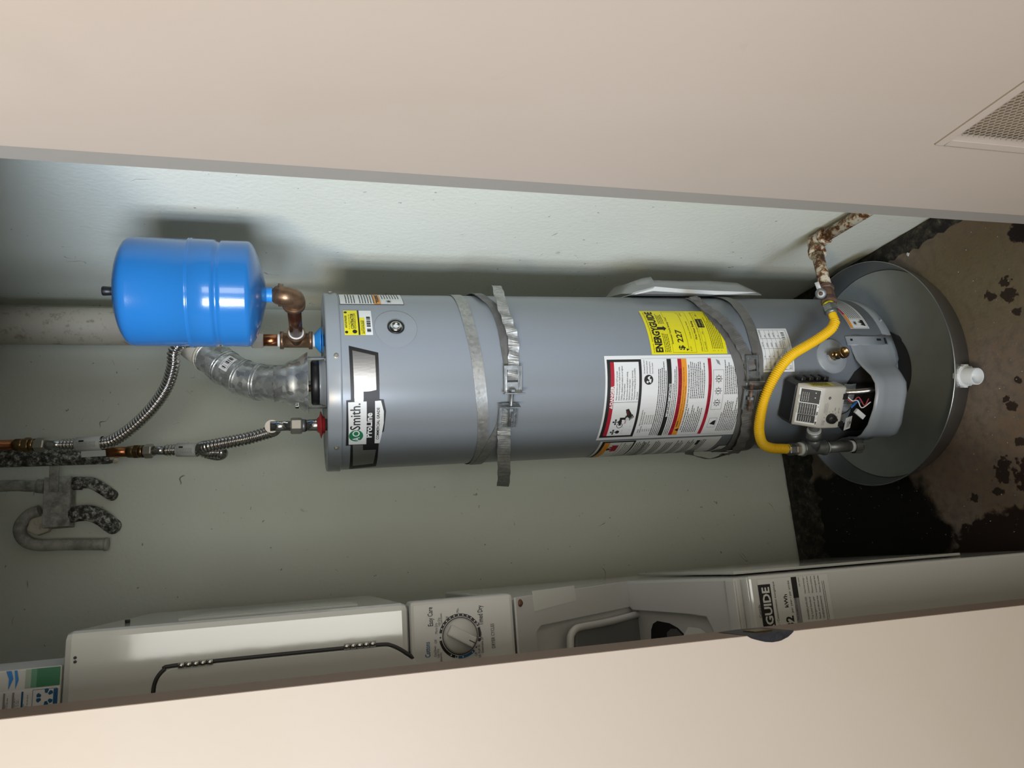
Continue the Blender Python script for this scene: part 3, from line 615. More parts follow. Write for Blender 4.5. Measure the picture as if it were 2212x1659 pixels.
# flammable vapour label at the right foot
mb,p=lab(); u0=uv(1838,710)[0]; u1=u0+.145; v1=.2445; v0=.2045+.0; v0=.186
p.rect(u0,v0,u1,v1,'white',1); p.frame(u0+.002,v0+.003,u1,v1-.001,.0006,'print',2); p.rect(u0+.003,v1-.010,u1,v1-.002,'red',3); p.rect(u0+.003,v1-.0098,u0+.05,v1-.0022,'orange',4)
for k in range(7): p.rect(u0+.036,v1-.0155-k*.0058,u1,v1-.0135-k*.0058,'print',3)
p.rect(u0+.033,v0+.004,u0+.0335,v1-.010,'print',3)
for a in range(8):
    t=2*PI*a/8; c=(u0+.018,v1-.022); p.poly([(c[0]+.0015*math.cos(t+.8),c[1]+.0015*math.sin(t+.8)),(c[0]+.009*math.cos(t),c[1]+.007*math.sin(t)),(c[0]+.0015*math.cos(t-.8),c[1]+.0015*math.sin(t-.8))],'print',4)
p.poly([(u0+.007,v0+.008),(u0+.012,v0+.022),(u0+.016,v0+.016),(u0+.022,v0+.026),(u0+.024,v0+.016),(u0+.029,v0+.019),(u0+.029,v0+.008)],'print',4)
mb.build('vapour_label',wh,recalc=False)
mb,p=lab(); u1=uv(1640,958)[0]; u0=u1-.10; p.rect(u0,.478,u1,.585,'print',1); p.rect(u0,.4795,u1-.0015,.5835,'white',2); p.rect(u0,.534,u1-.002,.540,'red',3); p.lines(u0,.575,u1-.004,5,.0065,.003); p.lines(u0,.528,u1-.004,6,.0065,.003)
mb.build('foot_label',wh,recalc=False)
# drain cock
th,z=hit(1797,770); N_=V((math.sin(th),-math.cos(th),0)); T=frame_from(cyl(th,z,HR-.003),N_,(0,0,1))
b=Local('heater2'); b.lathe([(.0445,.001),(.0445,.004),(.042,.0055),(.028,.0105),(.024,.012),(.0225,.0115),(.012,.0115)],T,40); es=b.build('drain_escutcheon',wh)
b=Local('brass'); T2=frame_from(cyl(th,z,HR+.008),N_,(0,0,1)); b.lathe([(.0125,0),(.0125,.012)],T2,6,'brass',False); b.lathe([(.009,.012),(.009,.026),(.0125,.027),(.0135,.030),(.0135,.040),(.0125,.041),(.0115,.0405),(.0095,.0405),(.0085,.034),(.0,.033)],T2,24)
for k in range(3): b.lathe([(.0138,.031+k*.003),(.0143,.0317+k*.003),(.0138,.0325+k*.003)],T2,24)
up=cyl(th,z,HR+.026); b.tube([up+V((0,0,.004)),up+V((0,0,.016))],.0085,12); b.tube([up+V((0,0,.016)),up+V((0,0,.024))],[.0065,.0065],10); b.box((-.0012,-.007,0),(.0012,.007,.006),T=frame_from(up+V((0,0,.024)),(0,0,1)))
b.build('drain_valve',wh)
# gas control valve
VA=math.radians(-16.5); er=V((math.sin(VA),-math.cos(VA),0)); et=V((math.cos(VA),math.sin(VA),0)); ez=V((0,0,1))
def vp(a,r,z): return er*(HR+r)+et*a+ez*z       # a sideways, r outwards
zb,zt_=.3560,.4640
b=Local('black')
out=[(-.056,zb+.012),(-.050,zb),(.040,zb),(.050,zb+.012),(.052,zt_-.004),(.044,zt_+.008),(-.046,zt_+.010),(-.058,zt_-.002)]
vs=[vp(a,.004,z) for a,z in out]+[vp(a,.050,z) for a,z in out]; n=len(out); fs=[(i,(i+1)%n,n+(i+1)%n,n+i) for i in range(n)]+[tuple(range(n))[::-1],tuple(range(n,2*n))]; b.add(vs,fs)
for z in (zb+.018,zb+.040,zb+.060,zb+.082): b.box((-.006,.050,z),(.014,.058,z+.014),T=Matrix(((et.x,et.x*0+et.x,0,0),)*1) if False else None) if False else b.add([vp(a,r,q) for a in (.050,.060) for r in (.012,.040) for q in (z,z+.013)],[(0,1,3,2),(4,6,7,5),(0,4,5,1),(2,3,7,6),(0,2,6,4),(1,5,7,3)])
gv=b.build('control_valve',wh,bevel=.002)
# beige cover: side profile (r,z) swept sideways with rounded ends
prof=[(.046,zb-.002),(.080,zb-.001),(.0875,zb+.004),(.0895,zb+.012),(.0880,.4150),(.0845,.4225),(.054,.4655),(.0495,.4675),(.044,.4665)]
b=Local('beigepl'); rows=[]; WD=.106
for k in range(17):
    t=-1+2*k/16; a=.5*WD*math.sin(t*PI/2)-.003; s=(1-abs(t)**9)*.11+.89 if abs(t)<1 else .80
    ins=0 if abs(t)<.82 else (abs(t)-.82)/.18*.010
    rows.append([vp(a,max(.044,r-ins*(1 if r>.05 else .0)),z+(ins*.9 if i<4 else -ins*.9)) for i,(r,z) in enumerate(prof)])
b.grid(rows); b.add(rows[0],[tuple(range(len(prof)))]); b.add(rows[-1],[tuple(range(len(prof)))[::-1]])
cv_=b.build('valve_cover',wh,bevel=.004)
def slantf(u,v,h):   # u sideways from -.5..,.5 ; v 0..1 along the sloping top from front to back
    r=.0843+(.0548-.0843)*v; z=.4232+(.4650-.4232)*v; n=(er*.816+ez*.578); return vp(u,r,z)+n*(.0006+h)
def frontf(u,z,h): return vp(u,.0888-(z-zb-.012)*.0247,z)+er*(.0006+h)
mb=Local('white'); p=Print(mb,lambda u,v,h: slantf(u,v,h),.05); p.h=.0002
p.rect(-.047,.02,.041,.98,'white',1); p.rect(-.043,.12,.004,.90,'print',2); p.rect(.006,.05,.039,.90,'print',2)
mbv=p
def stx(txt,u,v,size,w,mt='white'): 
    vs_,fs_,x0,x1=glyphs(txt,.01); sx=w/(x1-x0); mb.add([slantf(u+(x-x0)*sx,v+y*size,.0008) for x,y in vs_],fs_,mt)
stx('STATUS LIGHT CODE',-.022,.915,.085,.045,'print'); stx('E\u00b0 Y.R. OUTLET',-.002,.03,.075,.04,'print')
for k in range(7): stx('Short flash, low voltage check',-.022,.80-k*.10,.06,.025)
for k in range(6): stx('Replace',-.041,.80-k*.10,.05,.014)
for k in range(4): stx('Status blink interval',.009,.80-k*.09,.05,.022)
for q in (.020,.032): p.circle(q,.25,.0012,'white',4,8,ry=.03)
p.rect(-.043,.11,-.0425,.90,'white',4); p.rect(-.024,.12,-.0235,.90,'white',4); p.bars(-.045,.03,-.012,.10,n=26)
mb.build('status_label',cv_,recalc=False)
mb=Local('print'); p=Print(mb,frontf,.05); p.h=.0002
KU,KZ=-.0290,.3905
p.lines(-.015,.4120,.012,4,.003,.001,'greyink',word=.003); p.lines(-.046,.4130,-.030,3,.003,.001,'greyink',word=.003); p.circle(.022,.402,.0035,'print',2,14); p.circle(.022,.402,.0016,'greyink',3,10)
for k in range(9):
    t=-2.4+k*.55; c,s=math.cos(t),math.sin(t); p.poly([(KU+.0155*c-.0004*s,KZ+.0155*s+.0004*c),(KU+.019*c-.0004*s,KZ+.019*s+.0004*c),(KU+.019*c+.0004*s,KZ+.019*s-.0004*c),(KU+.0155*c+.0004*s,KZ+.0155*s-.0004*c)],'print',2)
p.text('HOT',KU+.019,KZ-.010,.004,'print'); p.text('VERY HOT',KU+.012,KZ-.020,.003,'print')
mb.build('dial_marks',cv_,recalc=False)
Tn=frame_from(frontf(KU,KZ,0),er,(0,0,1)); b=Local('black'); b.lathe([(.0125,0),(.0125,.005),(.011,.008),(.0105,.011),(0,.0115)],Tn,28); b.box((-.010,-.003,.011),(.010,.003,.0150),T=Tn,ch=.0012); b.build('temperature_knob',cv_)
b=Local('black'); b.box((.020,.078,zb-.004),(.034,.0905,zb+.013),T=Matrix.Identity(4)) if False else None
for a0,a1 in ((.018,.032),(-.050,-.038)):
    b=Local('black'); b.add([vp(a,r,q) for a in (a0,a1) for r in (.070,.0905) for q in (zb-.003,zb+.010)],[(0,1,3,2),(4,6,7,5),(0,4,5,1),(2,3,7,6),(0,2,6,4),(1,5,7,3)]); b.build('cover_clip',cv_)
mb=Local('yellow'); S=lambda u,v,h: er*(HR+u)+ez*v+et*(.5*WD-.0025+h)
p=Print(mb,lambda u,v,h: vp(.0502+h,u,v),.05); 
p.rect(.055,.386,.0815,.448,'yellow',1); p.lines(.057,.442,.079,8,.006,.003,'print',rag=.2,word=.006)
mb.build('caution_sticker',cv_,recalc=False)
# galvanised gas tee, drip leg and cap at the left of the valve
q0=vp(-.052,.045,.3980); q1=hc(1757,968,.262); b=Local('iron'); b.tube([q0+et*.012,q0.lerp(q1,.62)],.0125,18)
b.tube([q0.lerp(q1,.35),q0.lerp(q1,.60)],[.0185,.0185],18); b.tube([q0.lerp(q1,.30),q0.lerp(q1,.36)],.0170,18,'dope')
tz=q1.z; X_,Y_=q1.x,q1.y
b.tube([(X_,Y_,tz+.034),(X_,Y_,tz+.030),(X_,Y_,tz+.020),(X_,Y_,tz-.020),(X_,Y_,tz-.030),(X_,Y_,tz-.034)],[.0195,.0195,.0165,.0165,.0195,.0195],20); b.tube([q0.lerp(q1,.55),q1],.0165,18)
b.tube([(X_,Y_,tz-.034),(X_,Y_,tz-.041)],.0150,18,'dope')
zc_=hit(1852,968,.262)[1]; b.tube([(X_,Y_,tz-.034),(X_,Y_,zc_+.02)],.0140,18); b.tube([(X_,Y_,zc_+.030),(X_,Y_,zc_+.020)],.0150,18,'dope')
b.lathe([(.0185,.022),(.0185,.004),(.016,-.002),(0,-.004)],Matrix.Translation((X_,Y_,zc_)),20)
for k in range(10): t=2*PI*k/10; b.box((.017,-.0018,.0),(.020,.0018,.018),T=Matrix.Translation((X_,Y_,zc_))@Matrix.Rotation(t,4,'Z'))
b.tube([(X_,Y_,tz+.034),(X_,Y_,tz+.043)],.0165,18,'dope'); hexnut(b,(X_,Y_,tz+.041),(0,0,1),.0145,.014,'nutw')
b.build('gas_tee',wh)
GT=V((X_,Y_,tz+.055))
# burner access cover: bulging sheet metal at the foot, open at the top
sec=[(27,.001),(19.5,.0015),(18.5,.002),(14,.004),(8,.012),(3,.033),(-2,.062),(-6,.077),(-11,.0820),(-19,.0830),(-28,.0815),(-35,.075),(-41,.055),(-46,.034),(-52,.016),(-58,.005),(-66,.0015)]
def cov(th,off,z): t=math.radians(th); return cyl(t,z,HR+off)
def ztop(th,off): return .262+(.006 if -14<th<-3 else 0)-(.03 if th<-50 else 0)
b=Local('heater'); rows=[]
for zz in range(13):
    f=zz/12; r=[]
    for th,off in sec:
        zt2=.2640 if th>-40 else (.250 if th>-50 else .226); zb2=(.128 if th>10 else .128+.034*min(1,(10-th)/10)) if th>-20 else .162-.045*min(1,(-20-th)/35)
        o=off
        if off>.03: o=off-.012*max(0,(.12-f)/.12)-.003*max(0,(f-.93)/.07)
        if abs(f-.79)<.05 or abs(f-.21)<.05: o+=.0018
        r.append(cov(th,o,zb2+(zt2-zb2)*f))
    rows.append(r)
b.grid(rows); b.build('burner_cover',wh,solid=.0015)
b=Local('heater'); p=Print(b,hf,.006); 
b.grid([[hf(math.radians(a)*HR,z,.0030) for a in (26,25.5,19.5,19)] for z in (.150,.2735)]); 
br=b.build('cover_bracket',wh,solid=.0022)
ub=math.radians(23.3)*HR
for u0,v0,u1,v1 in ((ub-.004,.255,ub+.002,.262),(ub-.004,.168,ub+.002,.181),(ub-.012,.1525,ub+.004,.1585)):
    mb=Local('void'); p=Print(mb,hf,.006); p.rect(u0,v0,u1,v1,'void',12); mb.build('bracket_slot',br,recalc=False)
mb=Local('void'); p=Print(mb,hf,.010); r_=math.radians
p.poly([(r_(5)*HR,.235),(r_(0)*HR,.262),(r_(-8)*HR,.284),(r_(-40)*HR,.284),(r_(-49)*HR,.245),(r_(-50)*HR,.16),(r_(5)*HR,.16)],'void',1)  # flat black patch on the jacket, the cavity's shade put into the colour
mb.build('burner_opening_shade',wh,recalc=False)
b=Local('heater'); 
b.grid([[hf(math.radians(a)*HR,z,.003+.02*(1-abs(z-.29)/.05)) for a in (-8,-14,-28,-36)] for z in (.268,.29,.305)]); b.build('burner_shelf',wh)
b=Local('steelhose'); corrugated(b,[vp(.026,.060,zb+.004),vp(.026,.058,.325),vp(.024,.050,.285),vp(.022,.035,.235)],.0052,.0068,.0035,10); b.build('armoured_conduit',wh)
for nm,mt_,pts in (('red_wire','rdw',[(.024,.084,zb+.002),(.010,.085,.335),(.020,.082,.315),(-.002,.080,.292),(.012,.072,.276)]),('white_wire','wht',[(.030,.085,zb+.002),(.014,.088,.338),(.012,.084,.318),(-.008,.080,.298),(.004,.074,.270)]),('blue_wire','blw',[(-.004,.030,.262),(.000,.055,.292),(-.014,.060,.312)]),('black_wire','black',[(-.014,.060,.312),(-.024,.062,.325),(-.030,.070,zb+.001)])):
    b=Local(mt_); b.tube(smooth_path([vp(*q) for q in pts],8),.0014 if nm!='blue_wire' else .003,8); b.build(nm,wh)
b=Local('tubgrey'); b.tube([vp(-.012,.025,.25),vp(-.008,.040,zb+.006)],.0035,10); b.build('pilot_tube',wh)
Tq=Matrix.Identity(4)
for i in range(3): Tq[i][0]=et[i]; Tq[i][1]=er[i]; Tq[i][2]=ez[i]
Tq.translation=vp(-.028,.068,.290)
b=Local('whitepl'); b.box((-.006,-.004,-.016),(.006,.004,.016),T=Tq@Matrix.Rotation(.6,4,'Y'),ch=.001); b.build('wire_connector',wh)
Tq.translation=vp(-.054,.060,.312); b=Local('paper'); b.box((-.016,-.0005,-.016),(.016,.0005,.016),T=Tq@Matrix.Rotation(-.45,4,'X')); tg=b.build('wire_tag',wh)
mb=Local('print'); Tt=Tq@Matrix.Rotation(-.45,4,'X'); p=Print(mb,lambda u,v,h: Tt@V((u,-.0007-h if False else .0007+h,v)),.05); p.lines(-.010,.008,.012,5,.0035,.0012,'print',rag=.3,word=.003); p.rect(-.004,-.012,.003,-.008,'print'); mb.build('tag_print',tg,recalc=False)
# ---- top of the heater: draft hood, nipples
zr=hz(665,825); zn=hz(608,825); b=Local('galv')
b.lathe([(.0715,zr),(.0712,zr+.0008),(.064,zr+.012),(.056,zr+.022),(.0525,zr+.032),(.0515,zr+.040),(.047,zr+.046),(.0425,zr+.050),(.0420,zr+.075)],None,48)
b.build('draft_hood',wh,solid=.0008)
for a in (-62,62,180):
    t=math.radians(a); b=Local('galvband'); T=Matrix.Translation(cyl(t,0,.064))@Matrix.Rotation(t,4,'Z'); b.box((-.005,-.001,ZT-.004),(.005,.001,zr+.003),T=T); b.box((-.005,-.001,ZT-.003),(.005,.012,ZT-.0015),T=T); b.build('hood_leg',wh)
th=math.radians(-52); T=Matrix.Translation(cyl(th,zr+.026,.058))@Matrix.Rotation(th,4,'Z'); b=Local('chrome'); b.box((-.004,-.012,-.005),(.004,0,.003),T=T,ch=.001); b.build('hood_clip',wh)
b=Local('black'); b.lathe([(.050,ZT+.010),(.052,ZT+.012),(.052,ZT+.026),(.048,ZT+.029),(0,ZT+.029)],None,40); b.build('flue_baffle',wh)
b=Local('heater2'); b.lathe([(.060,ZT-.003),(.058,ZT+.003),(.053,ZT+.006),(.053,ZT+.011)],None,40); b.build('flue_collar',wh)
b=Local('bronze'); th=math.radians(-23); c_=cyl(th,0,.052*.6); b.tube([c_+V((0,0,ZT+.029)),c_+V((0,0,ZT+.044))],[.008,.008],12); b.tube([c_+V((0,0,ZT+.040)),c_+V((0,0,ZT+.052))],[.0125,.0125],6,smooth=False); b.build('relief_fitting',wh)
CP=V((.0985,.004,0)); HP=V((-.0950,-.058,0))
def collar(mt_,c,name,top):
    b=Local(mt_); T=Matrix.Translation(c+V((0,0,ZT)))
    b.lathe([(.0135,.004),(.030,.005),(.0285,.008),(.016,.018),(.0145,.020),(.0135,.020)] if mt_=='bluepl' else [(.0135,.001),(.019,.002),(.019,.006),(.029,.0095),(.031,.0105),(.029,.0115),(.019,.014),(.0150,.019),(.0135,.019)],T,36)
    if mt_=='bluepl': b.lathe([(.0135,-.001),(.031,.0005),(.0315,.0015),(.0135,.003)],T,36)
    b.build(name,wh)
    b=Local('chrome'); b.tube([c+V((0,0,ZT-.003)),c+V((0,0,top))],.0133,20); b.build('nipple',wh)
collar('bluepl',CP,'blue_collar',hz(668,735)); collar('redpl',HP,'red_collar',hz(664,918)+.006)

# ================================================================ drain pan under the heater
PC=V((.4738,1.740,0)); pan=thing('drain_pan','round galvanised metal drain pan under the water heater','drain pan',loc=PC)
b=Local('pan'); b.lathe([(0,.0030),(.2935,.0030),(.2955,.0045)],None,96); b.build('pan_floor',pan)
b=Local('panwall'); b.lathe([(.2950,.0045),(.2985,.0),(.2995,.0),(.3168,.0600),(.3180,.0625),(.3172,.0650),(.3155,.0655),(.3145,.0635),(.2965,.0045)],None,128); b.build('pan_side',pan)
fp=atp(2,2078,812,.034); d=(fp-PC); d.z=0; d.normalize(); p0=PC+d*.303+V((0,0,.034))
b=MB('whitepl'); T=frame_from(p0,d,(0,0,1)); b.lathe([(.0,.004),(.0255,.004),(.027,.006),(.027,.017),(.0255,.019),(.0215,.019),(.0205,.020),(.0205,.050),(.0185,.051),(.0175,.050),(.0175,.022),(0,.021)],T,32)
for k in range(8): b.box((.024,-.006,.006),(.0285,.006,.018),T=T@Matrix.Rotation(2*PI*k/8,4,'Z'))
b.build('drain_fitting',pan)

# ================================================================ seismic straps
def station(s):
    if s[0]=='c': return V((math.radians(s[1]),s[2],s[3]))
    th,z=hit(s[1],s[2],s[3]); return V((th,z,s[3]))
def strap(mb,sts,hw=.0125,n=6,wave=0,mt=None,th=.0011):
    Q=smooth_path([station(s) for s in sts],n+4); P=[cyl(q.x,q.y,q.z) for q in Q]; wid=[];nr=[]
    for i,q in enumerate(P):
        t=(P[min(i+1,len(P)-1)]-P[max(i-1,0)]).normalized(); r=V((q.x,q.y,0)).normalized(); w=t.cross(r).normalized()
        tw=wave*math.sin(i*.9+.4*math.sin(i*.37)); w=(w+r*tw).normalized(); k=hw*(1+.035*math.sin(i*1.7)*(1 if wave else .3)); wid.append(w*k); nr.append(t.cross(w)*(1 if t.cross(w).dot(r)>0 else -1))
        P[i]=q+r*wave*.004*math.sin(i*.8)
    mb.ribbon(P,wid,nr,th,mt)
def bracket(parent,x,y,r,lu,lz,end,name='clamp_bracket',mt='clamp',tilt=0):
    """slotted plate with a bent flange; lu along the strap, lz across it; end=+1/-1: which end carries the flange"""
    th,z=hit(x,y,r); c=cyl(th,z,r); N_=V((math.sin(th),-math.cos(th),0)); T=Matrix.Identity(4); U=V((math.cos(th),math.sin(th),0))
    for i in range(3): T[i][0]=U[i]; T[i][1]=(0,0,1)[i]; T[i][2]=N_[i]
    T.translation=c; T=T@Matrix.Rotation(tilt,4,'Z')
    b=Local('clampdark' if parent.name.endswith('001') else mt); a,w=lu/2,lz/2; sx=end*.004; t=.0024
    win=(-a*.42+sx*-1,a*.42-sx) if True else 0
    u0,u1=(-a+.010,-a+.010+lu*.42) if end>0 else (a-.010-lu*.42,a-.010)
    b.box((-a,-w,0),(a,-w*.62,t)); b.box((-a,w*.62,0),(a,w,t)); b.box((-a,-w*.62,0),(u0,w*.62,t)); b.box((u1,-w*.62,0),(a,w*.62,t))
    b.box((-a,-w,t),(a,-w+.0022,t+.004)); b.box((-a,w-.0022,t),(a,w,t+.004))
    e=a*end; b.box((min(e,e-end*.0026),-w-.003,0),(max(e,e-end*.0026),w+.003,.021))
    V_=b.v; b.v=[tuple(T@V(q)) for q in V_]
    b.build(name,parent,bevel=.0009); return T,u0,u1
def strapset(name,label,bands,br1,br2,bolt,dark,wmt):
    s=thing(name,label,'strap',HM)
    for sts,hw,wv,mt in bands:
        b=Local(mt); strap(b,sts,hw,6,wv); b.build('metal_band',s,recalc=True)
    bracket(s,*br1); bracket(s,*br2)
    (x0,y0,r0),(x1,y1,r1)=bolt; A=hc(x0,y0,r0); B=hc(x1,y1,r1)
    b=Local('rustb' if dark else 'clamp'); b.tube([A,B],.0042,12); d=(B-A).normalized(); L=(B-A).length
    hexnut(b,A-d*.004,d,.0075,.006,'rustb' if dark else 'clamp'); b.build('bolt',s)
    b=Local('clamp'); hexnut(b,A+d*(L*.48),d,.0078,.0075,'clamp'); b.build('nut',s)
    return s
P='p'
strapset('seismic_strap','pair of bright galvanised metal straps clamped around upper half of the water heater','',None,None,None,0,0) if False else None
strapset('seismic_strap','bright galvanised metal strap bolted around the upper half of the water heater with loose ends',[
  ([('c',150,1.262,.2045),('c',115,1.262,.2045),(P,981.4,637.7,.2045),(P,1011.5,695,.2045),(P,1029.6,773,.2045),(P,1038.6,845.6,.2045),(P,1043.8,909,.2045),(P,1041.7,958.6,.2045),(P,1021,1003,.205),('c',-110,1.215,.2055),('c',-150,1.20,.206)],.0128,0,'galvband'),
  ([('c',-140,1.190,.2062),('c',-110,1.200,.2062),(P,1031,1001,.2062),(P,1056,968,.2062),(P,1080,925,.2065),(P,1092,895,.208)],.0118,0,'galvband'),
  ([('c',130,1.205,.2058),(P,1037,637.7,.209),(P,1064,660,.2065),(P,1083,702.5,.2062),(P,1093,756.7,.2062),(P,1101,800,.208)],.0110,0,'banddark'),
  ([(P,1071.8,618,.232),(P,1083.9,657,.224),(P,1097.4,696.4,.2195),(P,1108,729.6,.216),(P,1109,780.8,.2125),(P,1107,820,.2105)],.0122,.25,'galvband'),
  ([(P,1095,890,.2105),(P,1089,925,.214),(P,1088.7,943.6,.217),(P,1088.4,992,.232),(P,1087.6,1077,.262)],.0150,.12,'galvband')],
  (1107,820,.2125,.062,.040,-1),(1096,897,.2125,.056,.042,1),((1107,843,.226),(1100,921,.226)),0,0)
strapset('seismic_strap','dull dark metal strap bolted around the lower half of the water heater across the labels',[
  ([('c',140,.565,.206),(P,1570,645,.2075),(P,1598,667.5,.2065),(P,1618,699,.2065),(P,1628.8,733.8,.2065),(P,1636.5,765.7,.2065),(P,1637.5,818.7,.2065),(P,1637,871.8,.2065),(P,1632,916.9,.2065),(P,1621,951.4,.2065),(P,1602,972.6,.2065),(P,1580,983.2,.207),('c',-115,.575,.208)],.0140,0,'banddark'),
  ([(P,1488,644,.2060),(P,1534,682,.2055),(P,1572,730,.2055),(P,1596,790,.2055),(P,1604,860,.2055),(P,1598,920,.2055),(P,1572,968,.2055),(P,1545,984,.206)],.0120,0,'banddark'),
  ([(P,1497,641,.226),(P,1510,653,.222),(P,1530,669,.219),(P,1554.5,686,.217),(P,1574.4,707.3,.2155),(P,1595.6,739,.2145),(P,1612.9,769.6,.213),(P,1622,800,.212)],.0145,.10,'banddark'),
  ([(P,1618,862,.212),(P,1613.5,887.7,.214),(P,1611.6,924.8,.215),(P,1601,956.7,.2145),(P,1585,977,.214),(P,1561,982,.2135)],.0140,.16,'banddark'),
  ([('c',-70,.655,.206),(P,1489.5,981,.2080),(P,1510,990,.2165),(P,1534.6,996,.2235),(P,1562,991,.2165),(P,1590,980,.209)],.0110,0,'banddark')],
  (1624.8,797,.2145,.066,.036,-1),(1619.5,860,.2145,.054,.040,1),((1625,828,.228),(1618,888,.228)),1,0)

# ================================================================ expansion tank and its piping
TX,TY=.5965,1.5450; zt=zc(262,632,1.545).z; zb2=zc(576,640,1.545).z; R=.1085
tk=thing('expansion_tank','glossy blue expansion tank standing upright above the right of the water heater','expansion tank',loc=(TX,TY,zb2))
H=zt-zb2; u=H/322; b=Local('blue')
b.lathe([(0,0),(.016,.0008),(.30*R,5.5*u),(.47*R,10*u),(.63*R,15*u),(.78*R,21.5*u),(.88*R,27*u),(.945*R,32*u),(.985*R,37*u),(R-.0004,43*u),(R-.0008,H*.285),(R-.0006,H*.300),(R-.0030,H*.308),(R-.0040,H*.316),(R-.0040,H*.326),(R-.0022,H*.335),(R,H*.345),(R+.0003,H*.36),(R+.0003,H*.485),(R+.0022,H*.490),(R+.0024,H*.497),(R+.0006,H*.502),(R+.0020,H*.508),(R+.0018,H*.514),(R-.0004,H*.520),(R-.0006,H-44*u),(R-.0012,H-38*u),(R*.975,H-32*u),(R*.94,H-27*u),(R*.88,H-22*u),(R*.80,H-17*u),(R*.69,H-12*u),(R*.57,H-8*u),(R*.40,H-4*u),(R*.2,H-1.2*u),(0,H)],None,96); b.build('tank_shell',tk)
b=Local('black'); b.lathe([(.019,H-.004),(.019,H-.001),(.008,H),(.0075,H+.004),(.0085,H+.005),(.0095,H+.020),(.0085,H+.022),(0,H+.022)],None,14); b.build('valve_cap',tk)
b=Local('bluepl'); b.lathe([(.017,.004),(.0150,-.004),(.0158,-.006),(.0158,-.010)],None,24); b.tube([(0,0,-.006),(0,0,-.020)],.0150,6,smooth=False); b.build('tank_neck',tk)
EL=V((TX-.006,TY-.010,zc(627,637,1.545).z)); CT=HM@(CP+V((0,0,hz(640,735))))
dT=(CT-EL); dT.z=0; dT.normalize()
EL.z=CT.z+.004
ps=thing('tank_piping','bronze elbow, dark copper nipple and bronze tee linking the blue tank to the heater','pipe fittings',loc=CT)
b=MB('bronze'); top=V((TX,TY,zb2-.018)); arc=[top+V((0,0,-.006)),EL+V((0,0,.020)),EL+V((0,0,.008))+dT*.003,EL+dT*.010-V((0,0,.001)),EL+dT*.022-V((0,0,.002)),EL+dT*.030-V((0,0,.002))]
b.tube(smooth_path(arc,5),.0205,24); b.tube([top+V((0,0,-.004)),top+V((0,0,-.014))],[.0240,.0240],24); b.tube([EL+dT*.022,EL+dT*.034],[.0240,.0240],24); b.build('elbow',ps)
e=CT-dT*.036
for p_,q_,r0_,r1_ in ((top+V((0,0,.002)),top+V((0,0,-.005)),.0170,.0170),(EL+dT*.033,EL+dT*.037,.0162,.0162),(e-dT*.003,e+dT*.008,.0162,.0190),(CT+V((0,0,-.034)),CT+V((0,0,-.044)),.0155,.0150),(CT+V((0,0,.034)),CT+V((0,0,.041)),.0155,.0150)):
    b=MB('dope'); b.tube([p_,q_],[r0_,r1_],20); b.build('pipe_sealant',ps)
b=MB('copper'); b.tube([EL+dT*.034,CT-dT*.030],.0146,24); b.build('nipple',ps)
b=MB('bronze'); b.tube([CT+V((0,0,z)) for z in (.036,.028,.027,-.027,-.028,-.036)],[.0205,.0205,.0170,.0170,.0205,.0205],24); b.tube([CT,CT-dT*.026,CT-dT*.0265,CT-dT*.036],[.0165,.0165,.0205,.0205],24); b.build('tee',ps)
b=MB('copperold'); b.tube([CT+V((0,0,.036)),CT+V((0,0,.075))],.0136,20); b.build('pipe_stub',ps)

# ================================================================ corrugated water connectors
def sleeve(name,parent,a,c,r,flap=0):
    a,c=V(a),V(c); d=(c-a); L=d.length; T=frame_from(a,d,RX.cross(RZ)*1.0)
    b=MB('paper'); b.lathe([(r,0),(r+.0006,.0002),(r+.0006,L-.0002),(r,L)],T,20); 
    o=b.build(name,parent)
    mb=MB('print'); toc=-(RZ); n=T.to_3x3().inverted()@toc; a0=math.atan2(n.y,n.x)
    fn=lambda u,v,h: T@V(((r+.0010+h)*math.cos(a0+u/r),(r+.0010+h)*math.sin(a0+u/r),v))
    p=Print(mb,fn,.003)
    for k in range(7): 
        v=.004+k*.0019; q=L*.15
        while q<L*.9:
            w=random.uniform(.001,.004); p.mb.add([fn(x,y,.0002) for x,y in ((v-.010-.0004,q),(v-.010+.0004,q),(v-.010+.0004,q+w),(v-.010-.0004,q+w))],[(0,1,2,3)],'greyink'); q+=w+.0012
    p.rect(.006,L*.6,.010,L*.8,'print'); mb.build('sleeve_print',o,recalc=False)
hA=zc(100,961,1.82)
fc=thing('flexible_connector','corrugated steel hose curving from a copper pipe to behind the blue tank','water connector',loc=zc(375,750,1.74))
b=MB('steelhose'); pts=[CT+V((0,0,.135)),CT+V((.0,.004,.17)),zc(400,738,1.735),zc(377,758,1.74),zc(374,790,1.75),zc(360,835,1.77),zc(330,880,1.79),(zc(290,920,1.805)),zc(250,948,1.815),zc(222,957,1.82),zc(165,960,1.82),zc(132,961,1.82)]
corrugated(b,pts,.0112,.0150,.0085,16); b.build('hose',fc)
b=MB('nutw'); hexnut(b,CT+V((0,0,.072)),(0,0,1),.0195,.026,'nutw'); b.tube([CT+V((0,0,.098)),CT+V((0,0,.14))],.0112,16,'chrome'); b.build('union_nut',fc); b=MB('nutw'); hexnut(b,zc(100,961,1.82),(zc(70,961,1.82)-zc(100,961,1.82)),.0175,abs(zc(76,961,1.82).z-zc(100,961,1.82).z),'nutw'); b.tube([zc(134,961,1.82),zc(99,961,1.82)],[.0108,.0112],16,'chrome'); b.build('union_nut',fc)
sleeve('paper_sleeve',fc,zc(222,957,1.82),zc(167,960,1.82),.0168)
b=MB('paper'); q=[zc(228,972,1.80),zc(175,975,1.80),zc(176,988,1.803),zc(229,985,1.803)]; b.add(q,[(0,1,2,3)]); b.build('paper_flap',fc,solid=.0004)
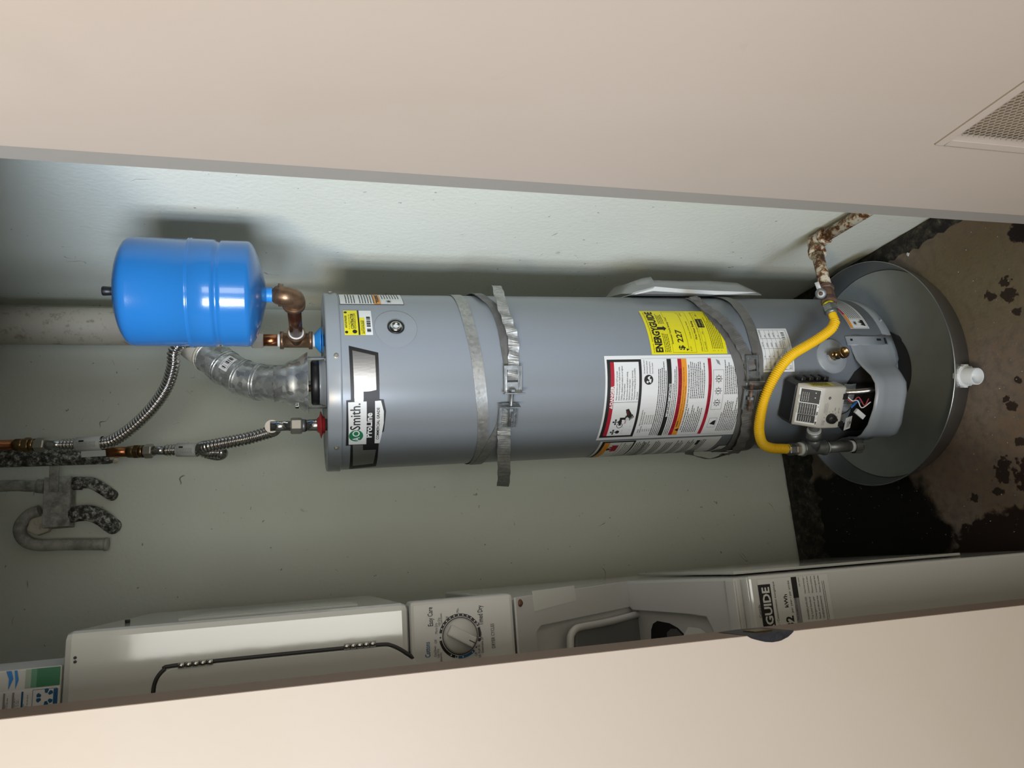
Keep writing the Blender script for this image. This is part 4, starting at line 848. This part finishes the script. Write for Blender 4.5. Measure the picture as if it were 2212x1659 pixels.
fh=thing('flexible_connector','corrugated steel hose looping down to the red collar on the heater','water connector',loc=zc(560,945,1.74))
HT=HM@(HP+V((0,0,hz(640,918)))); b=MB('steelhose'); zz=HT.z
pts=[HT+V((0,0,.052)),zc(590,930,1.715),zc(540,946,1.72),zc(490,956,1.72),zc(450,964,1.725),zc(436,968,1.745),zc(450,975,1.775),zc(478,978,1.805),zc(470,982,1.835),zc(448,978,1.85),zc(426,972,1.85),zc(383,972,1.85),zc(357,973,1.85)]
corrugated(b,pts,.0112,.0148,.0082,16); b.build('hose',fh)
b=MB('nutw'); hexnut(b,HT+V((0,0,-.013)),(0,0,1),.0185,.025,'nutw'); b.tube([HT+V((0,0,.012)),HT+V((0,0,.055))],.0112,16,'chrome'); b.tube([HT+V((0,0,-.020)),HT+V((0,0,-.012))],.0145,16,'iron'); b.build('union_nut',fh); b=MB('nutw'); a=zc(331,974,1.85); b.tube([zc(358,973,1.85),a],.0112,16,'chrome'); hexnut(b,a,zc(313,975,1.85)-a,.0180,(zc(313,975,1.85)-a).length,'nutw'); b.build('union_nut',fh)
sleeve('paper_sleeve',fh,zc(427,972,1.85),zc(383,972,1.85),.0160)
def copperstub(name,label,A,B,C,r=.0125):
    c=thing(name,label,'pipe',loc=A); b=MB('copperold'); A,B,C=V(A),V(B),V(C); b.tube([B,C],r,20); b.build('pipe',c)
    b=MB('brass'); d=(B-A); b.tube([A,A+d*.25],r*1.22,20); hexnut(b,A+d*.22,d,r*1.45,d.length*.35,'brass'); b.tube([A+d*.5,A+d*.97],[r*1.2,r*1.2],20); b.build('adapter',c)
copperstub('copper_pipe','copper pipe with brass adapter rising above the curved steel hose',zc(76,961,1.82),zc(33,961,1.82),zc(33,961,1.82)+V((0,0,2.46-zc(33,961,1.82).z)))
copperstub('copper_pipe','short copper pipe with brass adapter poking from the sooty insulated pipe',zc(313,975,1.85),zc(278,976,1.86),zc(225,977,1.87))

# ================================================================ flue
fl=thing('vent_elbow','galvanised steel vent elbow with a barcode sticker above the draft hood','vent pipe',loc=HM@V((0,0,zn)))
A0=HM@V((0,0,hz(612,826))); pts=[A0-V((0,0,.022)),zc(562,826,A0.y*0+1.765),zc(522,815,1.770),zc(487,795,1.785),zc(455,768,1.815)]
b=MB('galv'); r=.0415
def gore(b,a,c,na,nc,r0,r1,seg=40):
    """pipe piece between two cut planes"""
    a,c=V(a),V(c); d=(c-a).normalized(); T0=frame_from(a,V(na),(1,0,0)); rows=[]
    for P0,n,rr in ((a,V(na),r0),(c,V(nc),r1)):
        n=n.normalized(); T=frame_from(a,d,(1,0,0)); row=[]
        for k in range(seg+1):
            t=2*PI*k/seg; q=T@V((rr*math.cos(t),rr*math.sin(t),0)); s=(P0-q).dot(n)/d.dot(n); row.append(q+d*s)
        rows.append(row)
    b.grid(rows); return rows
dirs=[(pts[i+1]-pts[i]).normalized() for i in range(4)]
nrm=[dirs[0]]+[(dirs[i]+dirs[i+1]).normalized() for i in range(3)]+[dirs[3]]
pieces=[]
for i in range(4):
    g=MB('galv'); rw=gore(g,pts[i],pts[i+1],nrm[i],nrm[i+1],r+.0004*(i%2),r+.0004*(i%2)); 
    if i<4: g.tube([rw[1][k]-dirs[i]*.003 for k in range(40)]+[rw[1][0]-dirs[i]*.003],.0021,6,cap=False)
    if i: g.tube([rw[0][k]+dirs[i]*.004 for k in range(40)]+[rw[0][0]+dirs[i]*.004],.0017,6,cap=False)
    pieces.append(g.build('elbow_section',fl))
for x,y in ((606,833),(612,866)):
    q=zc(x,y,1.72); n=(EYE-q); n.z=0; b=MB('nutw'); screw(b,zc(606,833,1.722) if y==833 else zc(611,864,1.755),n if y==833 else V((-1,-.3,0)),.0042); b.build('screw',fl)
# barcode sticker on the second gore
c2=(pts[2]+pts[3])/2; d2=dirs[2]; tc_=(EYE-c2).normalized(); xr=(tc_-d2*tc_.dot(d2)).normalized(); yr=d2.cross(xr)
mb=MB('paper'); fn=lambda u,v,h: c2+d2*v+(xr*math.cos(u/.043+.30)+yr*math.sin(u/.043+.30))*(r+.0016+h)
p=Print(mb,fn,.004); p.rect(-.020,-.012,.020,.012,'paper',1); p.rect(-.020,.006,.020,.012,'orange',2) if False else None; p.bars(-.017,-.006,.016,.005,n=30,lay=3); p.text('79916-1',-.012,.007,.0045,'print'); p.text('0 36212 26124',-.014,-.0105,.0035,'print'); mb.build('barcode_sticker',fl,recalc=False)
bp=thing('flue_pipe','thick beige painted flue pipe rising behind the blue tank','flue pipe',loc=zc(345,704,2.0))
X_,Y_=[(zc(100,704,1.99)[i]) for i in (0,1)]; bot=V((X_,Y_,zc(345,704,1.99).z)); b=MB('beigepipe'); b.tube([bot,V((X_,Y_,2.449))],.0500,40); b.build('pipe',bp)
b=MB('beigepipe'); b.tube(smooth_path([pts[4]-dirs[3]*.004,pts[4]+dirs[3]*.05,zc(405,728,1.91),bot+V((0,0,-.03)),bot+V((0,0,.02))],8),[.0425]*8+[.0440]*8+[.0470]*8+[.0490]*9,36)
b.tube([pts[4]+dirs[3]*.001,pts[4]+dirs[3]*.006],.0445,36); b.build('offset_elbow',bp)

# ================================================================ old painted pipes, upper left of the closet
D1=1.93
ip=thing('insulated_pipe','sooty black speckled pipe with a broken lower end behind the copper pipe','pipe',loc=zc(240,982,D1))
E1=zc(244,984,D1-.02); b=MB('oldpipe'); b.tube([E1,E1+V((0,0,.01)),V((E1.x,E1.y,2.449))],[.019,.0215,.0215],20); b.build('pipe',ip)
b=MB('beigepipe')
for k in range(9):
    a=2*PI*k/9; q=E1+V((.014*math.cos(a),.014*math.sin(a),-.004*(k%3))); b.lathe([(0,-.008),(.006,-.004),(.007,.003),(.0,.008)],Matrix.Translation(q),7,smooth=False)
bo=b.build('broken_insulation',ip); bo['kind']='stuff'
# bracket bar and casting block
def wp(x,y,off): return atp(1,x,y,YB-off)
pb=thing('pipe_bracket','grey dusty bracket bar and casting block holding the old pipes','bracket',loc=wp(130,1085,.03))
def bar(mb,p,q,w,t,mt=None):
    p,q=V(p),V(q); d=(q-p); T=frame_from(p,d,V((0,-1,0))); mb.box((-t/2,-w/2,0),(t/2,w/2,d.length),mt,T=T,ch=.0025)
b=MB('duskpipe'); bar(b,wp(118,978,.125),wp(116,1062,.085),.021,.008); b.build('bar',pb)
b=MB('duskpipe'); bar(b,wp(130,1032,.048),wp(126,1140,.048),.062,.050); b.build('block',pb)
def oldpipe(label,pts,r,mt,seg=18,nm='painted_pipe'):
    o=thing(nm,label,'pipe',loc=pts[0]); P=smooth_path(pts,8); b=MB(mt); b.tube(P,r,seg); b.build('pipe',o); return o,P
q=wp(30,1049,.05); o,P1=oldpipe('thin dusty pipe running down into the casting block from the ceiling',[V((q.x,q.y,2.449)),V((q.x,q.y,2.40)),q,wp(60,1050,.05),wp(96,1051,.05)],.0145,'duskpipe')
b=MB('duskpipe'); b.tube([wp(80,1050,.05),wp(98,1051,.05)],.018,18); b.build('coupling',o)
o,P2=oldpipe('short bent pipe below the casting block, upper one, ending at the wall',[wp(158,1044,.05),wp(195,1043,.05),wp(218,1054,.042),wp(236,1066,.022),wp(243,1070,.002)],.0150,'oldpipe')
b=MB('oldpipe'); b.tube([wp(160,1044,.05),wp(178,1044,.05)],.0175,18); b.build('coupling',o)
o,P3=oldpipe('wide bent pipe below the casting block, lower one, ending at the wall',[wp(152,1112,.055),wp(190,1108,.055),wp(218,1118,.045),wp(238,1133,.02),wp(246,1138,.002)],.0205,'oldpipe')
o,P4=oldpipe('cream hook shaped pipe, lowest on the back wall at the upper left',[wp(228,1176,.035),wp(150,1176,.037),wp(80,1177,.037),wp(50,1164,.040),wp(43,1138,.045),wp(62,1113,.050),wp(86,1103,.055)],.0150,'cremepipe')
b=MB('beigepipe'); T=frame_from(wp(90,1136,.030),V((0,-1,0)),(0,0,1)); b.prism([(-.022,-.020),(-.024,.016),(.004,.026),(.028,.012),(.022,-.018),(-.004,-.030)],0,.024,T=T); b.build('plaster_lump',o,bevel=.005)
b=MB('cremepipe'); b.tube([wp(226,1176,.035),wp(234,1176,.035)],[.0172,.0165],16); b.build('pipe_rim',o)

# ================================================================ gas supply
g=thing('gas_pipe','rust flecked white gas pipe with an elbow at the right hand wall','gas pipe',loc=atp(0,1757,520,.79))
eb=atp(0,1760,524,.792); far=atp(0,1880,452,.800); back=eb+(far-eb)*2.4; VP=HM@hc(1788,640,.285)
b=MB('rustpipe'); b.tube([back,eb+(far-eb)*.06],.0155,20); b.build('pipe',g)
b=MB('rustpipe'); b.tube(smooth_path([eb+(far-eb)*.16,eb+(far-eb)*.02,eb+(VP-eb)*.04,eb+(VP-eb)*.17],5),.0195,20); dd=(VP-eb).normalized(); b.tube([eb+(VP-eb)*.15,eb+(VP-eb)*.23],.0225,20); b.tube([eb+(far-eb)*.14,eb+(far-eb)*.22],.0215,20); b.lathe([(0,0),(.019,.0),(.017,.012),(0,.014)],frame_from(eb,-(VP-eb)),16); b.build('elbow',g)
b=MB('rustpipe'); b.tube([eb+(VP-eb)*.15,VP-dd*.030],.0150,20); b.build('nipple',g)
v=thing('gas_shutoff_valve','rusted gas shut-off valve with a grey lever above the yellow hose','valve',loc=VP)
b=MB('valverust'); T=frame_from(VP-dd*.032,dd,(0,0,1)); b.lathe([(0,0),(.0195,0),(.0195,.010),(.0165,.012),(.0175,.026),(.0175,.036),(.0165,.044),(.019,.046),(.019,.056),(0,.056)],T,8,smooth=False); b.build('valve_body',v)
cpt=HM@hc(1770,637,.300); cdir=(EYE-cpt); b=MB('clamp'); T=frame_from(VP-dd*.004,cdir,(0,0,1)); T=frame_from(zc(1773,634,((VP-EYE).dot(RZ)-.024)),cdir,(0,0,1)); 
b.lathe([(.005,.006),(.013,.006),(.013,.0),(.005,0)],T,20); q=T.inverted()@zc(1766,615,((VP-EYE).dot(RZ)-.020)); ang=math.atan2(q.y,q.x); b.box((.008,-.0055,-.001),(.030,.0055,.005),T=T@Matrix.Rotation(ang,4,'Z'),ch=.001); b.lathe([(0,.008),(.005,.008),(.005,-.018),(0,-.018)],T,10,'valverust'); b.build('lever',v)
yh=thing('gas_connector','bright yellow corrugated gas hose curving from the shut-off valve to the gas tee','gas hose',HM)
HL=[(1792,664,.281),(1797,676.5,.281),(1804,693.5,.279),(1795.5,710.5,.272),(1770,730,.262),(1741.7,747.4,.252),(1713.3,764.4,.246),(1690.7,787,.243),(1670.8,818,.242),(1653.8,855,.243),(1644,891.9,.245),(1639.7,928.7,.249),(1646.8,957,.254),(1665,967.4,.258),(1690,969.2,.261),(1706,969.8,.262)]
pts=[hc(*q) for q in HL]; b=Local('yellowhose'); corrugated(b,pts[2:],.0088,.0126,.0050,14,per=6); b.tube(smooth_path(pts[:3],5),.0102,16); b.tube([pts[-1],GT+V((0,0,.008))],.0102,16); b.build('hose',yh)
b=Local('iron'); vd=(pts[1]-pts[0]).normalized(); hexnut(b,pts[0]-vd*.006,vd,.0175,.020,'iron'); b.tube([pts[0]+vd*.014,pts[0]+vd*.021],[.0165,.0125],16,'iron'); b.build('flare_nut',yh)
b=Local('yellow'); b.tube([pts[0]-vd*.012,pts[0]-vd*.005],.0135,16); b.build('yellow_collar',yh)
b=Local('iron'); hexnut(b,GT,(0,0,1),.0155,.020,'iron'); b.tube([GT+V((0,0,.019)),GT+V((0,0,.025))],[.0135,.0115],16,'iron'); b.build('flare_nut',yh)

# ================================================================ stacked washer and dryer
LM=Matrix.Translation((-.034,1.25,0))@Matrix.Rotation(math.radians(-.7),4,'Z')
ld=thing('stacked_laundry','white stacked washer and dryer unit seen at its right edge behind the left jamb','laundry machine',LM)
LMI=LM.inverted()
class Pl:
    """a flat face of the machine: origin, unit axes (machine frame), outward normal"""
    def __init__(s,O,U,V_): s.O=V(O); s.U=V(U).normalized(); s.V=V(V_).normalized(); s.N=s.U.cross(s.V).normalized()
    def px(s,x,y):
        e=LMI@EYE; d=LMI.to_3x3()@ray(x,y); t=(s.O-e).dot(s.N)/d.dot(s.N); q=e+d*t-s.O; return q.dot(s.U),q.dot(s.V)
    def fn(s,u,v,h): return s.O+s.U*u+s.V*v+s.N*h
    def mat(s): return frame_from(LM@s.O,LM.to_3x3()@s.N,LM.to_3x3()@s.U)
FR=Pl((0,0,0),(1,0,0),(0,0,1)); ZD0,ZD1,ZW=1.2765,1.9365,.836; YD,ZDK=.312,.930; WX=-.602
def T4(pl,h=0):
    T=Matrix.Identity(4)
    for i in range(3): T[i][0]=pl.U[i]; T[i][1]=pl.V[i]; T[i][2]=pl.N[i]
    T.translation=pl.O+pl.N*h; return T
def lprism(prof,x0,x1,mt): b=Local(mt); b.prism(prof,x0,x1,0); return b
b=lprism([(.004,.05),(.004,ZW-.002),(.016,ZW+.001),(YD,ZDK-.003),(.012,ZD0),(.62,ZD0),(.62,.05)],WX,-.0065,'appl'); b.build('washer_body',ld,bevel=.004)
b=Local('appl'); b.box((WX,0,.055),(-.0055,.012,ZW-.0035)); b.build('washer_front',ld,bevel=.005)
b=Local('appl'); b.box((WX,.001,1.4475),(0,.62,ZD1)); b.build('dryer_body',ld,bevel=.011)
# raised pressings on the side of the cabinets
for y0,y1,z0,z1 in ((.10,.55,1.52,1.80),(.10,.55,.25,.80)):
    b=Local('appl'); b.box((-.004,y0,z0),(.0014,y1,z1),ch=.001); b.build('side_pressing',ld)
b=Local('black'); b.tube([(0,.16,1.885),(.005,.16,1.885)],.004,8); b.build('side_screw',ld)
# dryer door
def F(x,y): return FR.px(x,y)
dp=[F(*q) for q in ((330,1505),(333,1480),(341,1461),(355,1446),(374,1438),(560,1418),(742,1400),(825,1392),(845,1394),(862,1401),(880,1412),(915,1436))]
dp=[(dp[0][0]-.40,dp[0][1]),(dp[0][0]-.08,dp[0][1]),(dp[0][0]-.018,dp[0][1])]+dp+[(dp[-1][0]-.020,dp[-1][1]-.010),(dp[-1][0]-.06,dp[-1][1]-.034),(dp[-1][0]-.14,dp[-1][1]-.075),(dp[-1][0]-.38,dp[-1][1]-.075)]
T=Matrix(((1,0,0,0),(0,0,-1,0),(0,1,0,0),(0,0,0,1)))
sp=smooth_path([V((x,0,z)) for x,z in dp],4)
b=Local('rubber'); b.tube(sp,.0028,8); b.build('door_gasket',ld)
cx_=sum(x for x,z in dp)/len(dp); 
def off2(P,d):
    out=[]; n=len(P)
    for i in range(n):
        a=V(P[i-1]);c=V(P[(i+1)%n]); t=(c-a).normalized(); out.append((P[i][0]-t.y*d,P[i][1]+t.x*d))
    return out
A_=sum(dp[i-1][0]*dp[i][1]-dp[i][0]*dp[i-1][1] for i in range(len(dp)))
b=Local('appl'); b.prism(off2(dp,.0034*(1 if A_>0 else -1)),-.0045,.010,1); dd_=b.build('dryer_door',ld,bevel=.003)
for (xa,ya_),(xb_,yb_) in (((385,1438),(462,1429)),((742,1397),(812,1390))):
    a=V((*F(xa,ya_),0)); c=V((*F(xb_,yb_),0)); b=Local('chrome')
    for k in range(5):
        p,q=a.lerp(c,(k+.06)/5),a.lerp(c,(k+.94)/5); b.tube([(p.x,-.0035,p.y),(q.x,-.0035,q.y)],.0046,12)
    b.build('door_hinge',ld)
b=Local('tarnish')
for x,y in ((162,1421),(162,1430)): q=F(x,y); b.tube([(q[0],-.0005,q[1]),(q[0],.003,q[1])],.0022,8)
b.build('paint_chip',ld)
# dryer control panel
b=Local('appl2'); b.box((WX,-.0035,ZD0),(.0005,.05,1.4462)); cp=b.build('control_panel',ld,bevel=.006)
mb=Local('print'); p=Print(mb,lambda u,v,h: FR.fn(u,v,h+.0038),.05); p.h=.0002
def ftx(txt,a,c,size,mt='print',**k):
    ua,va=F(*a); uc,vc=F(*c); p.text(txt,ua,(va+vc)/2,size,mt,width=abs(uc-ua),**k)
K=F(993,1373); kr=.0300
for a0,a1,mt_ in ((-2.05,-.95,'print'),(-.78,1.42,'print'),(1.60,2.55,'print'),(2.75,3.95,'blueink')):
    t0=PI/2-a0*1; pass
def arc(d0,d1,mt_): p.ring(K[0],K[1],kr,.0042,mt_,2,math.radians(d0),math.radians(d1),20)
arc(-57,78,'print'); arc(98,140,'print'); arc(98,150,'print') if False else None
arc(150-2,162,'print'); arc(103,160,'print'); arc(172,222,'blueink'); arc(-110,-72,'print')
for d in (90,166,-65,-128): p.circle(K[0]+(kr+.002)*math.cos(math.radians(d)),K[1]+(kr+.002)*math.sin(math.radians(d)),.0013,'print',2,8)
for d in list(range(-50,60,13))+[66,150,185,215,-100]: p.circle(K[0]+(kr+.0021)*math.cos(math.radians(d)),K[1]+(kr+.0021)*math.sin(math.radians(d)),.0011,'white',4,8)
ftx('Easy Care',(934,1352),(933,1311),.0115,bold=.012); ftx('Cottons',(928,1419),(928,1386),.0115,'blueink',bold=.012); ftx('Timed Dry',(1041,1350),(1041,1307),.0115,bold=.012); ftx('DRYER CYCLES',(1067,1399),(1067,1346),.0082)
ftx('More Dry',(945,1368),(943,1345),.0062); ftx('Less Dry',(950,1352),(948,1334),.0052); ftx('Cool Down',(955,1348),(953,1325),.0052); ftx('Off',(968,1338),(967,1331),.006); ftx('Off',(943,1389),(943,1381),.006)
ftx('Cool Down',(942,1418),(941,1395),.0052); ftx('Less Dry',(948,1420),(947,1401),.0052); ftx('Optimum Dry',(955,1432),(953,1409),.0055)
for tx_,x,y,w in (('90 Min.',990,1331,18),('80',1001,1331,6),('70',1011,1334,6),('60',1021,1341,7),('50',1030,1349,7),('40',1036,1360,7),('30',1039,1371,7),('Dewrinkle 20',1043,1409,33),('Quick Fluff 10',1037,1428,36),('Off',1030,1416,8)): ftx(tx_,(x,y),(x,y-w),.0058)
mb.build('panel_print',cp,recalc=False)
Tn=Matrix.Translation((K[0],-.004,K[1]))@Matrix.Rotation(math.radians(90),4,'X')
b=Local('appl2'); b.lathe([(.0275,0),(.0275,.003),(.0255,.006),(.0250,.0085),(.0,.0085)],Tn,40); kb=b.build('dryer_knob',cp)
TB=Tn@Matrix.Rotation(math.radians(-30),4,'Z'); b=Local('appl2'); b.box((-.0085,-.0225,.0085),(.0085,.0235,.0205),T=TB,ch=.003); b.build('knob_grip',kb)
b=Local('print'); b.box((-.0006,-.0232,.0185),(.0006,-.012,.0212),T=TB); b.build('knob_pointer',kb)
b=Local('rubber'); b.lathe([(.0288,.0002),(.0288,.0012),(.0275,.0012)],Tn,40); b.build('knob_ring',cp)
# sloping back panel between dryer and washer top, with a pocket and the open lid
SPt=V((0,.004,ZD0-.001)); SPb=V((0,YD,ZDK)); SLp=Pl(SPt,(1,0,0),SPt-SPb); TS=T4(SLp,.0015); SL=(SPt-SPb).length
S=SLp.px
pocket=[S(1153,1365),S(1162,1352),S(1354,1312)]; xl=WX+.01
pk0,pk1,pk2=pocket
xr=-.0065
b=Local('appl2')
b.prism([(xr,-.001),(xr,-SL),(pk2[0]+.0,-SL),(pk2[0],pk2[1]),(pk1[0],pk1[1]),(pk0[0],pk0[1]),(xl,pk0[1]),(xl,-.001)],0,.004,T=TS); bpn=b.build('back_panel',ld,bevel=.0012)
b=Local('paper'); q=[S(*a) for a in ((1143,1277),(1234,1265),(1238,1297),(1149,1321))]; b.prism(q,.0042,.0047,T=TS); b.build('taped_paper',bpn)
q=S(1117,1303); b=Local('rustb'); b.lathe([(0,.008),(.0035,.008),(.0062,.0055),(.0062,.0042)],TS@Matrix.Translation((q[0],q[1],0)),14); b.build('panel_screw',bpn)
b=Local('glassg'); q=[S(*a) for a in ((1228,1366),(1240,1358),(1384,1325),(1388,1450),(1228,1450))]; TL=T4(SLp,.012); b.prism([(min(x,-.05),z) for x,z in q],0,.006,T=TL); lidp=b.build('washer_lid',ld,bevel=.001)
rp=[V((*S(*a),.016)) for a in ((1214,1450),(1213,1390),(1215,1372),(1224,1360),(1238,1355),(1300,1343),(1370,1325),(1390,1326))]
b=Local('appl2'); b.tube([TL@V((q.x,q.y,.006)) for q in smooth_path(rp,5)],.0068,12); b.build('lid_rim',lidp)
b=Local('void'); 
# washer top deck
DKf=V((0,.016,ZW+.001)); DKb=V((0,YD,ZDK)); DK=Pl(DKf,(1,0,0),DKb-DKf); TD=T4(DK,.001); DL=(DKb-DKf).length; d_=DK.px
e0,e1,e2,e3=d_(1376,1316),d_(1500,1326),d_(1538,1332),d_(1552,1360)
b=Local('appl2'); b.prism([(xr,.0),(xr,DL-.001),(xr-.045,DL-.001),(e0[0],min(DL-.004,e0[1])),e1,e2,e3,(e3[0]-.06,e3[1]-.02),(xl,e3[1]-.02),(xl,0)],0,.016,T=TD); dk=b.build('top_deck',ld,bevel=.0045)
b=Local('appl2'); b.prism([(xl,.015),(e3[0]+.02,.015),(e0[0]+.01,DL-.002),(xl,DL-.002)],-.004,.001,T=TD); b.build('deck_recess',ld)
q=[d_(*a) for a in ((1409,1420),(1409,1360),(1413,1347),(1422,1341),(1448,1346),(1466,1356),(1486,1376),(1500,1420))]
b=Local('void'); b.prism(q,.0012,.0022,T=TD); op=b.build('tub_opening_shade',ld)  # flat black sheet: shade inside the tub painted as colour
q=[d_(*a) for a in ((1446,1420),(1444,1366),(1452,1358),(1464,1358),(1484,1378),(1496,1420))]
b=Local('tubgrey'); b.prism(q,.0024,.0034,T=TD); b.build('tub_ring',ld)
q=[d_(*a) for a in ((1490,1372),(1500,1352),(1522,1355),(1536,1366),(1534,1380),(1492,1380))]
b=Local('paper'); b.prism(q,.003,.0036,T=TD@Matrix.Rotation(.10,4,'X')); b.build('paper_flap',ld)
b=Local('appl2'); q=d_(1588,1300); b.box((xl,0,.016),(xr-.004,.022,.020),T=TD,ch=.002); b.build('deck_lip',ld)
# canadian energy label on the washer front
mb=Local('beigepl'); mb.mats=['paper']; p=Print(mb,lambda u,v,h: FR.fn(u,v,h+.0006),.05); p.h=.00025
u1,v1=F(1634,1249); v0=F(1787,1249)[1]; u1=-.013; u0=u1-.135; p.rect(u0,v0,u1,v1,'paper',1)
def wv(x): return F(x,1300)[1]
p.rect(u0+.004,wv(1668),-.0215,wv(1641),'print',2); p.text('ENERGUIDE',-.0265,wv(1664),.0215,'paper',width=.118,al='r',bold=.03,lay=3)
p.text('Canada',-.056,wv(1641)+.0005,.0075,'print',al='r',lay=3); p.text('Energy consumption / Consommation \u00e9nerg\u00e9tique',-.018,wv(1677),.0062,'print',al='r',width=.125)
p.text('432',-.0800,wv(1708),.022,'print',al='r',bold=.03); p.text('kWh',-.042,wv(1701),.0105,'print',al='r',width=.023,bold=.02); p.text('per year / par ann\u00e9e',-.0185,wv(1710),.0066,'print',al='r',width=.056)
p.text("This model/Ce mod\u00e8le",-.046,wv(1720),.0055,'print',al='r',width=.044); p.rect(-.050,wv(1727),-.013,wv(1715),'print',2); p.rect(u0+.004,wv(1727),-.050,wv(1715),'greyink',2); p.text('341 kWh',-.0145,wv(1733),.0045,'print',al='r')
for k,(t1,t2) in enumerate((('WASHER/LAVEUSES','Uses most energy /'),('Top Load Standard/','Consomme le plus'),('Chargement par','Maisons similaires'),('haut ordinaires','compar\u00e9s'),('GUD24GSSMWW','Num\u00e9ro de mod\u00e8le'))):
    z=wv(1743+k*8.2); p.text(t1,-.050,z,.0056,'print',al='r',width=.040); p.text(t2,-.014,z,.0050,'print',al='r',width=.030)
p.lines(u0+.01,wv(1781),-.02,2,.0035,.001,'print',rag=.05,word=.003)
mb.build('energuide_label',ld,recalc=False)
# detergent box on top of the dryer
Z=ZD1+.0005; bxp=FR.px(100,1441)[0]; fx=bxp+.0
bx=thing('detergent_box','white, green and blue detergent box lying on top of the dryer','box',LM@Matrix.Translation((fx-.10,.05,Z)))
b=Local('paper'); b.box((-.10,-.045,0),(.10,.10,.20)); b.build('carton',bx,bevel=.002)
mb=Local('paper'); p=Print(mb,lambda u,v,h: V((u,-.0455-h,v)),.02); p.h=.0003
us=F(60,1487)[0]-(fx-.10)
p.rect(us,0.001,.099,.030,'green',1); p.rect(us,.030,.099,.037,'greenmid',1); p.rect(us,.037,.099,.044,'greenlite',1)
cg=M['green']; 
for k in range(5): p.poly([(us+.004+k*.0035,.078+.004*k),(us+.006+k*.0035,.078+.004*k),(.098,.098+.010*k),(.098,.094+.010*k)],'bluepl',2)
p.poly([(us,.0555),(us+.012,.0520),(.099,.0545),(.099,.0580),(us+.012,.0560)],'bluepl',2); p.poly([(us,.064),(us+.014,.0585),(.099,.0615),(.099,.0680),(us+.014,.0640)],'bluepl',2)
p.rect(-.099,.002,us-.0015,.198,'white',1); p.frame(us-.060,.004,us-.003,.034,.0006,'blueink',2)
def recyc(cu,cv,r):
    for k in range(3):
        t=math.radians(90+120*k)
        for dt in (-.36,.36): 
            a=t+dt; p.poly([(cu+r*math.cos(a-.28),cv+r*math.sin(a-.28)),(cu+r*1.1*math.cos(a),cv+r*1.1*math.sin(a)),(cu+r*math.cos(a+.28),cv+r*math.sin(a+.28)),(cu+r*.55*math.cos(a+.25),cv+r*.55*math.sin(a+.25)),(cu+r*.55*math.cos(a-.25),cv+r*.55*math.sin(a-.25))],'blueink',3)
recyc(us-.014,.018,.0105); recyc(us-.038,.018,.0105)
p.rect(us-.024,.0025,us-.004,.008,'blueink',3)
for k in range(9): p.rect(us-.075,.045+.011*k,us-.004,.0475+.011*k,'blueink' if k%3==0 else 'greyink',2); p.lines(us-.075,.0445+.011*k,us-.004,3,.0022,.0009,'greyink',rag=.3,word=.004)
mb.build('box_print',bx,recalc=False)

# ================================================================ manual bag tucked behind the lower strap
def lp(x,y):
    o=HMI@EYE; d=HMI.to_3x3()@ray(x,y); t=-(o.y-.0)/d.y; q=o+d*t; return q.x,q.z
bg_=thing('document_bag','clear plastic bag of paper manuals tucked behind the right side of the water heater','bag',HM)
T=Matrix(((1,0,0,0),(0,0,1,0),(0,1,0,0),(0,0,0,1)))
out=[lp(*q) for q in ((1352,643),(1392,628),(1396,624),(1450,629),(1520,633),(1612,636),(1560,640),(1480,643),(1420,645),(1380,646))]
out=[(max(x,.2075),z) for x,z in out]
b=Local('paper'); b.prism(out,-.05,.08,1); b.build('manual',bg_)
b=Local('black'); out2=[lp(*q) for q in ((1356,646),(1392,634),(1440,637),(1520,641),(1440,648),(1400,650))]; out2=[(max(x,.2065),z) for x,z in out2]; b.prism(out2,-.052,-.0505,1); b.build('manual_cover',bg_)
b=Local('clearpl'); top_=[(1322,644),(1345,616),(1388,602),(1392,611),(1400,612),(1450,611),(1510,612),(1570,617),(1618,637)]; rows=[]
for yy,sh in ((-.058,-.35),(-.050,0),(.0,.1),(.05,0)):
    r=[]
    for k,q in enumerate(top_):
        x,z=lp(q[0],q[1]+(8 if sh<0 else 0)+(1.5*math.sin(k*2.1+yy*60))); r.append(V((max(x,.207),yy+.002*math.sin(k*1.3),z)))
    rows.append(r)
fr_=[V((max(.2068,lp(q[0],647)[0]),-.062,lp(q[0],647)[1])) for q in top_]
b.grid([fr_]+rows); b.build('plastic_film',bg_,recalc=False)

# ================================================================ litter on the floor
def flake(x,y,s,mt,label,ang=0,n=4):
    c=atp(2,x,y,0); o=thing('paint_chip' if mt=='whitepl' else 'pebble',label,'debris',loc=c,group='small debris on the concrete floor'); b=MB(mt)
    pts=[(s*math.cos(ang+2*PI*k/n)*random.uniform(.5,1.1),s*math.sin(ang+2*PI*k/n)*random.uniform(.5,1.1)) for k in range(n)]
    b.prism([(c.x+a,c.y+d) for a,d in pts],.0006,.003); b.build('chip',o)
cs=[(1962,549,.006,'whitepl','white triangular paint chip on the floor beside the drain pan'),(1942,1053,.0055,'curb','dark pebble just left of the drain pan rim')]
for q in cs: flake(*q)
sp_=MB('whitepl'); random.seed(11)
for k in range(150):
    x,y=random.choice([(random.uniform(1730,2100),random.uniform(1040,1190)),(random.uniform(1950,2210),random.uniform(480,700)),(random.uniform(2080,2210),random.uniform(700,1180)),(random.uniform(1700,1850),random.uniform(980,1190))])
    c=atp(2,x,y,0); s=random.uniform(.0005,.0017)
    if c.y>2.05 or c.x>.74 or (c-PC).length<.33 or c.x<0: continue
    sp_.add([c+V((s*math.cos(t+k)*random.uniform(.4,1),s*math.sin(t+k),.0006+random.random()*s)) for t in (0,1.6,3.1,4.7)],[(0,1,2,3)])
o=sp_.build('floor_grit',recalc=False); o['kind']='stuff'; o['label']='tiny white grit scattered over the concrete floor'; o['category']='grit'
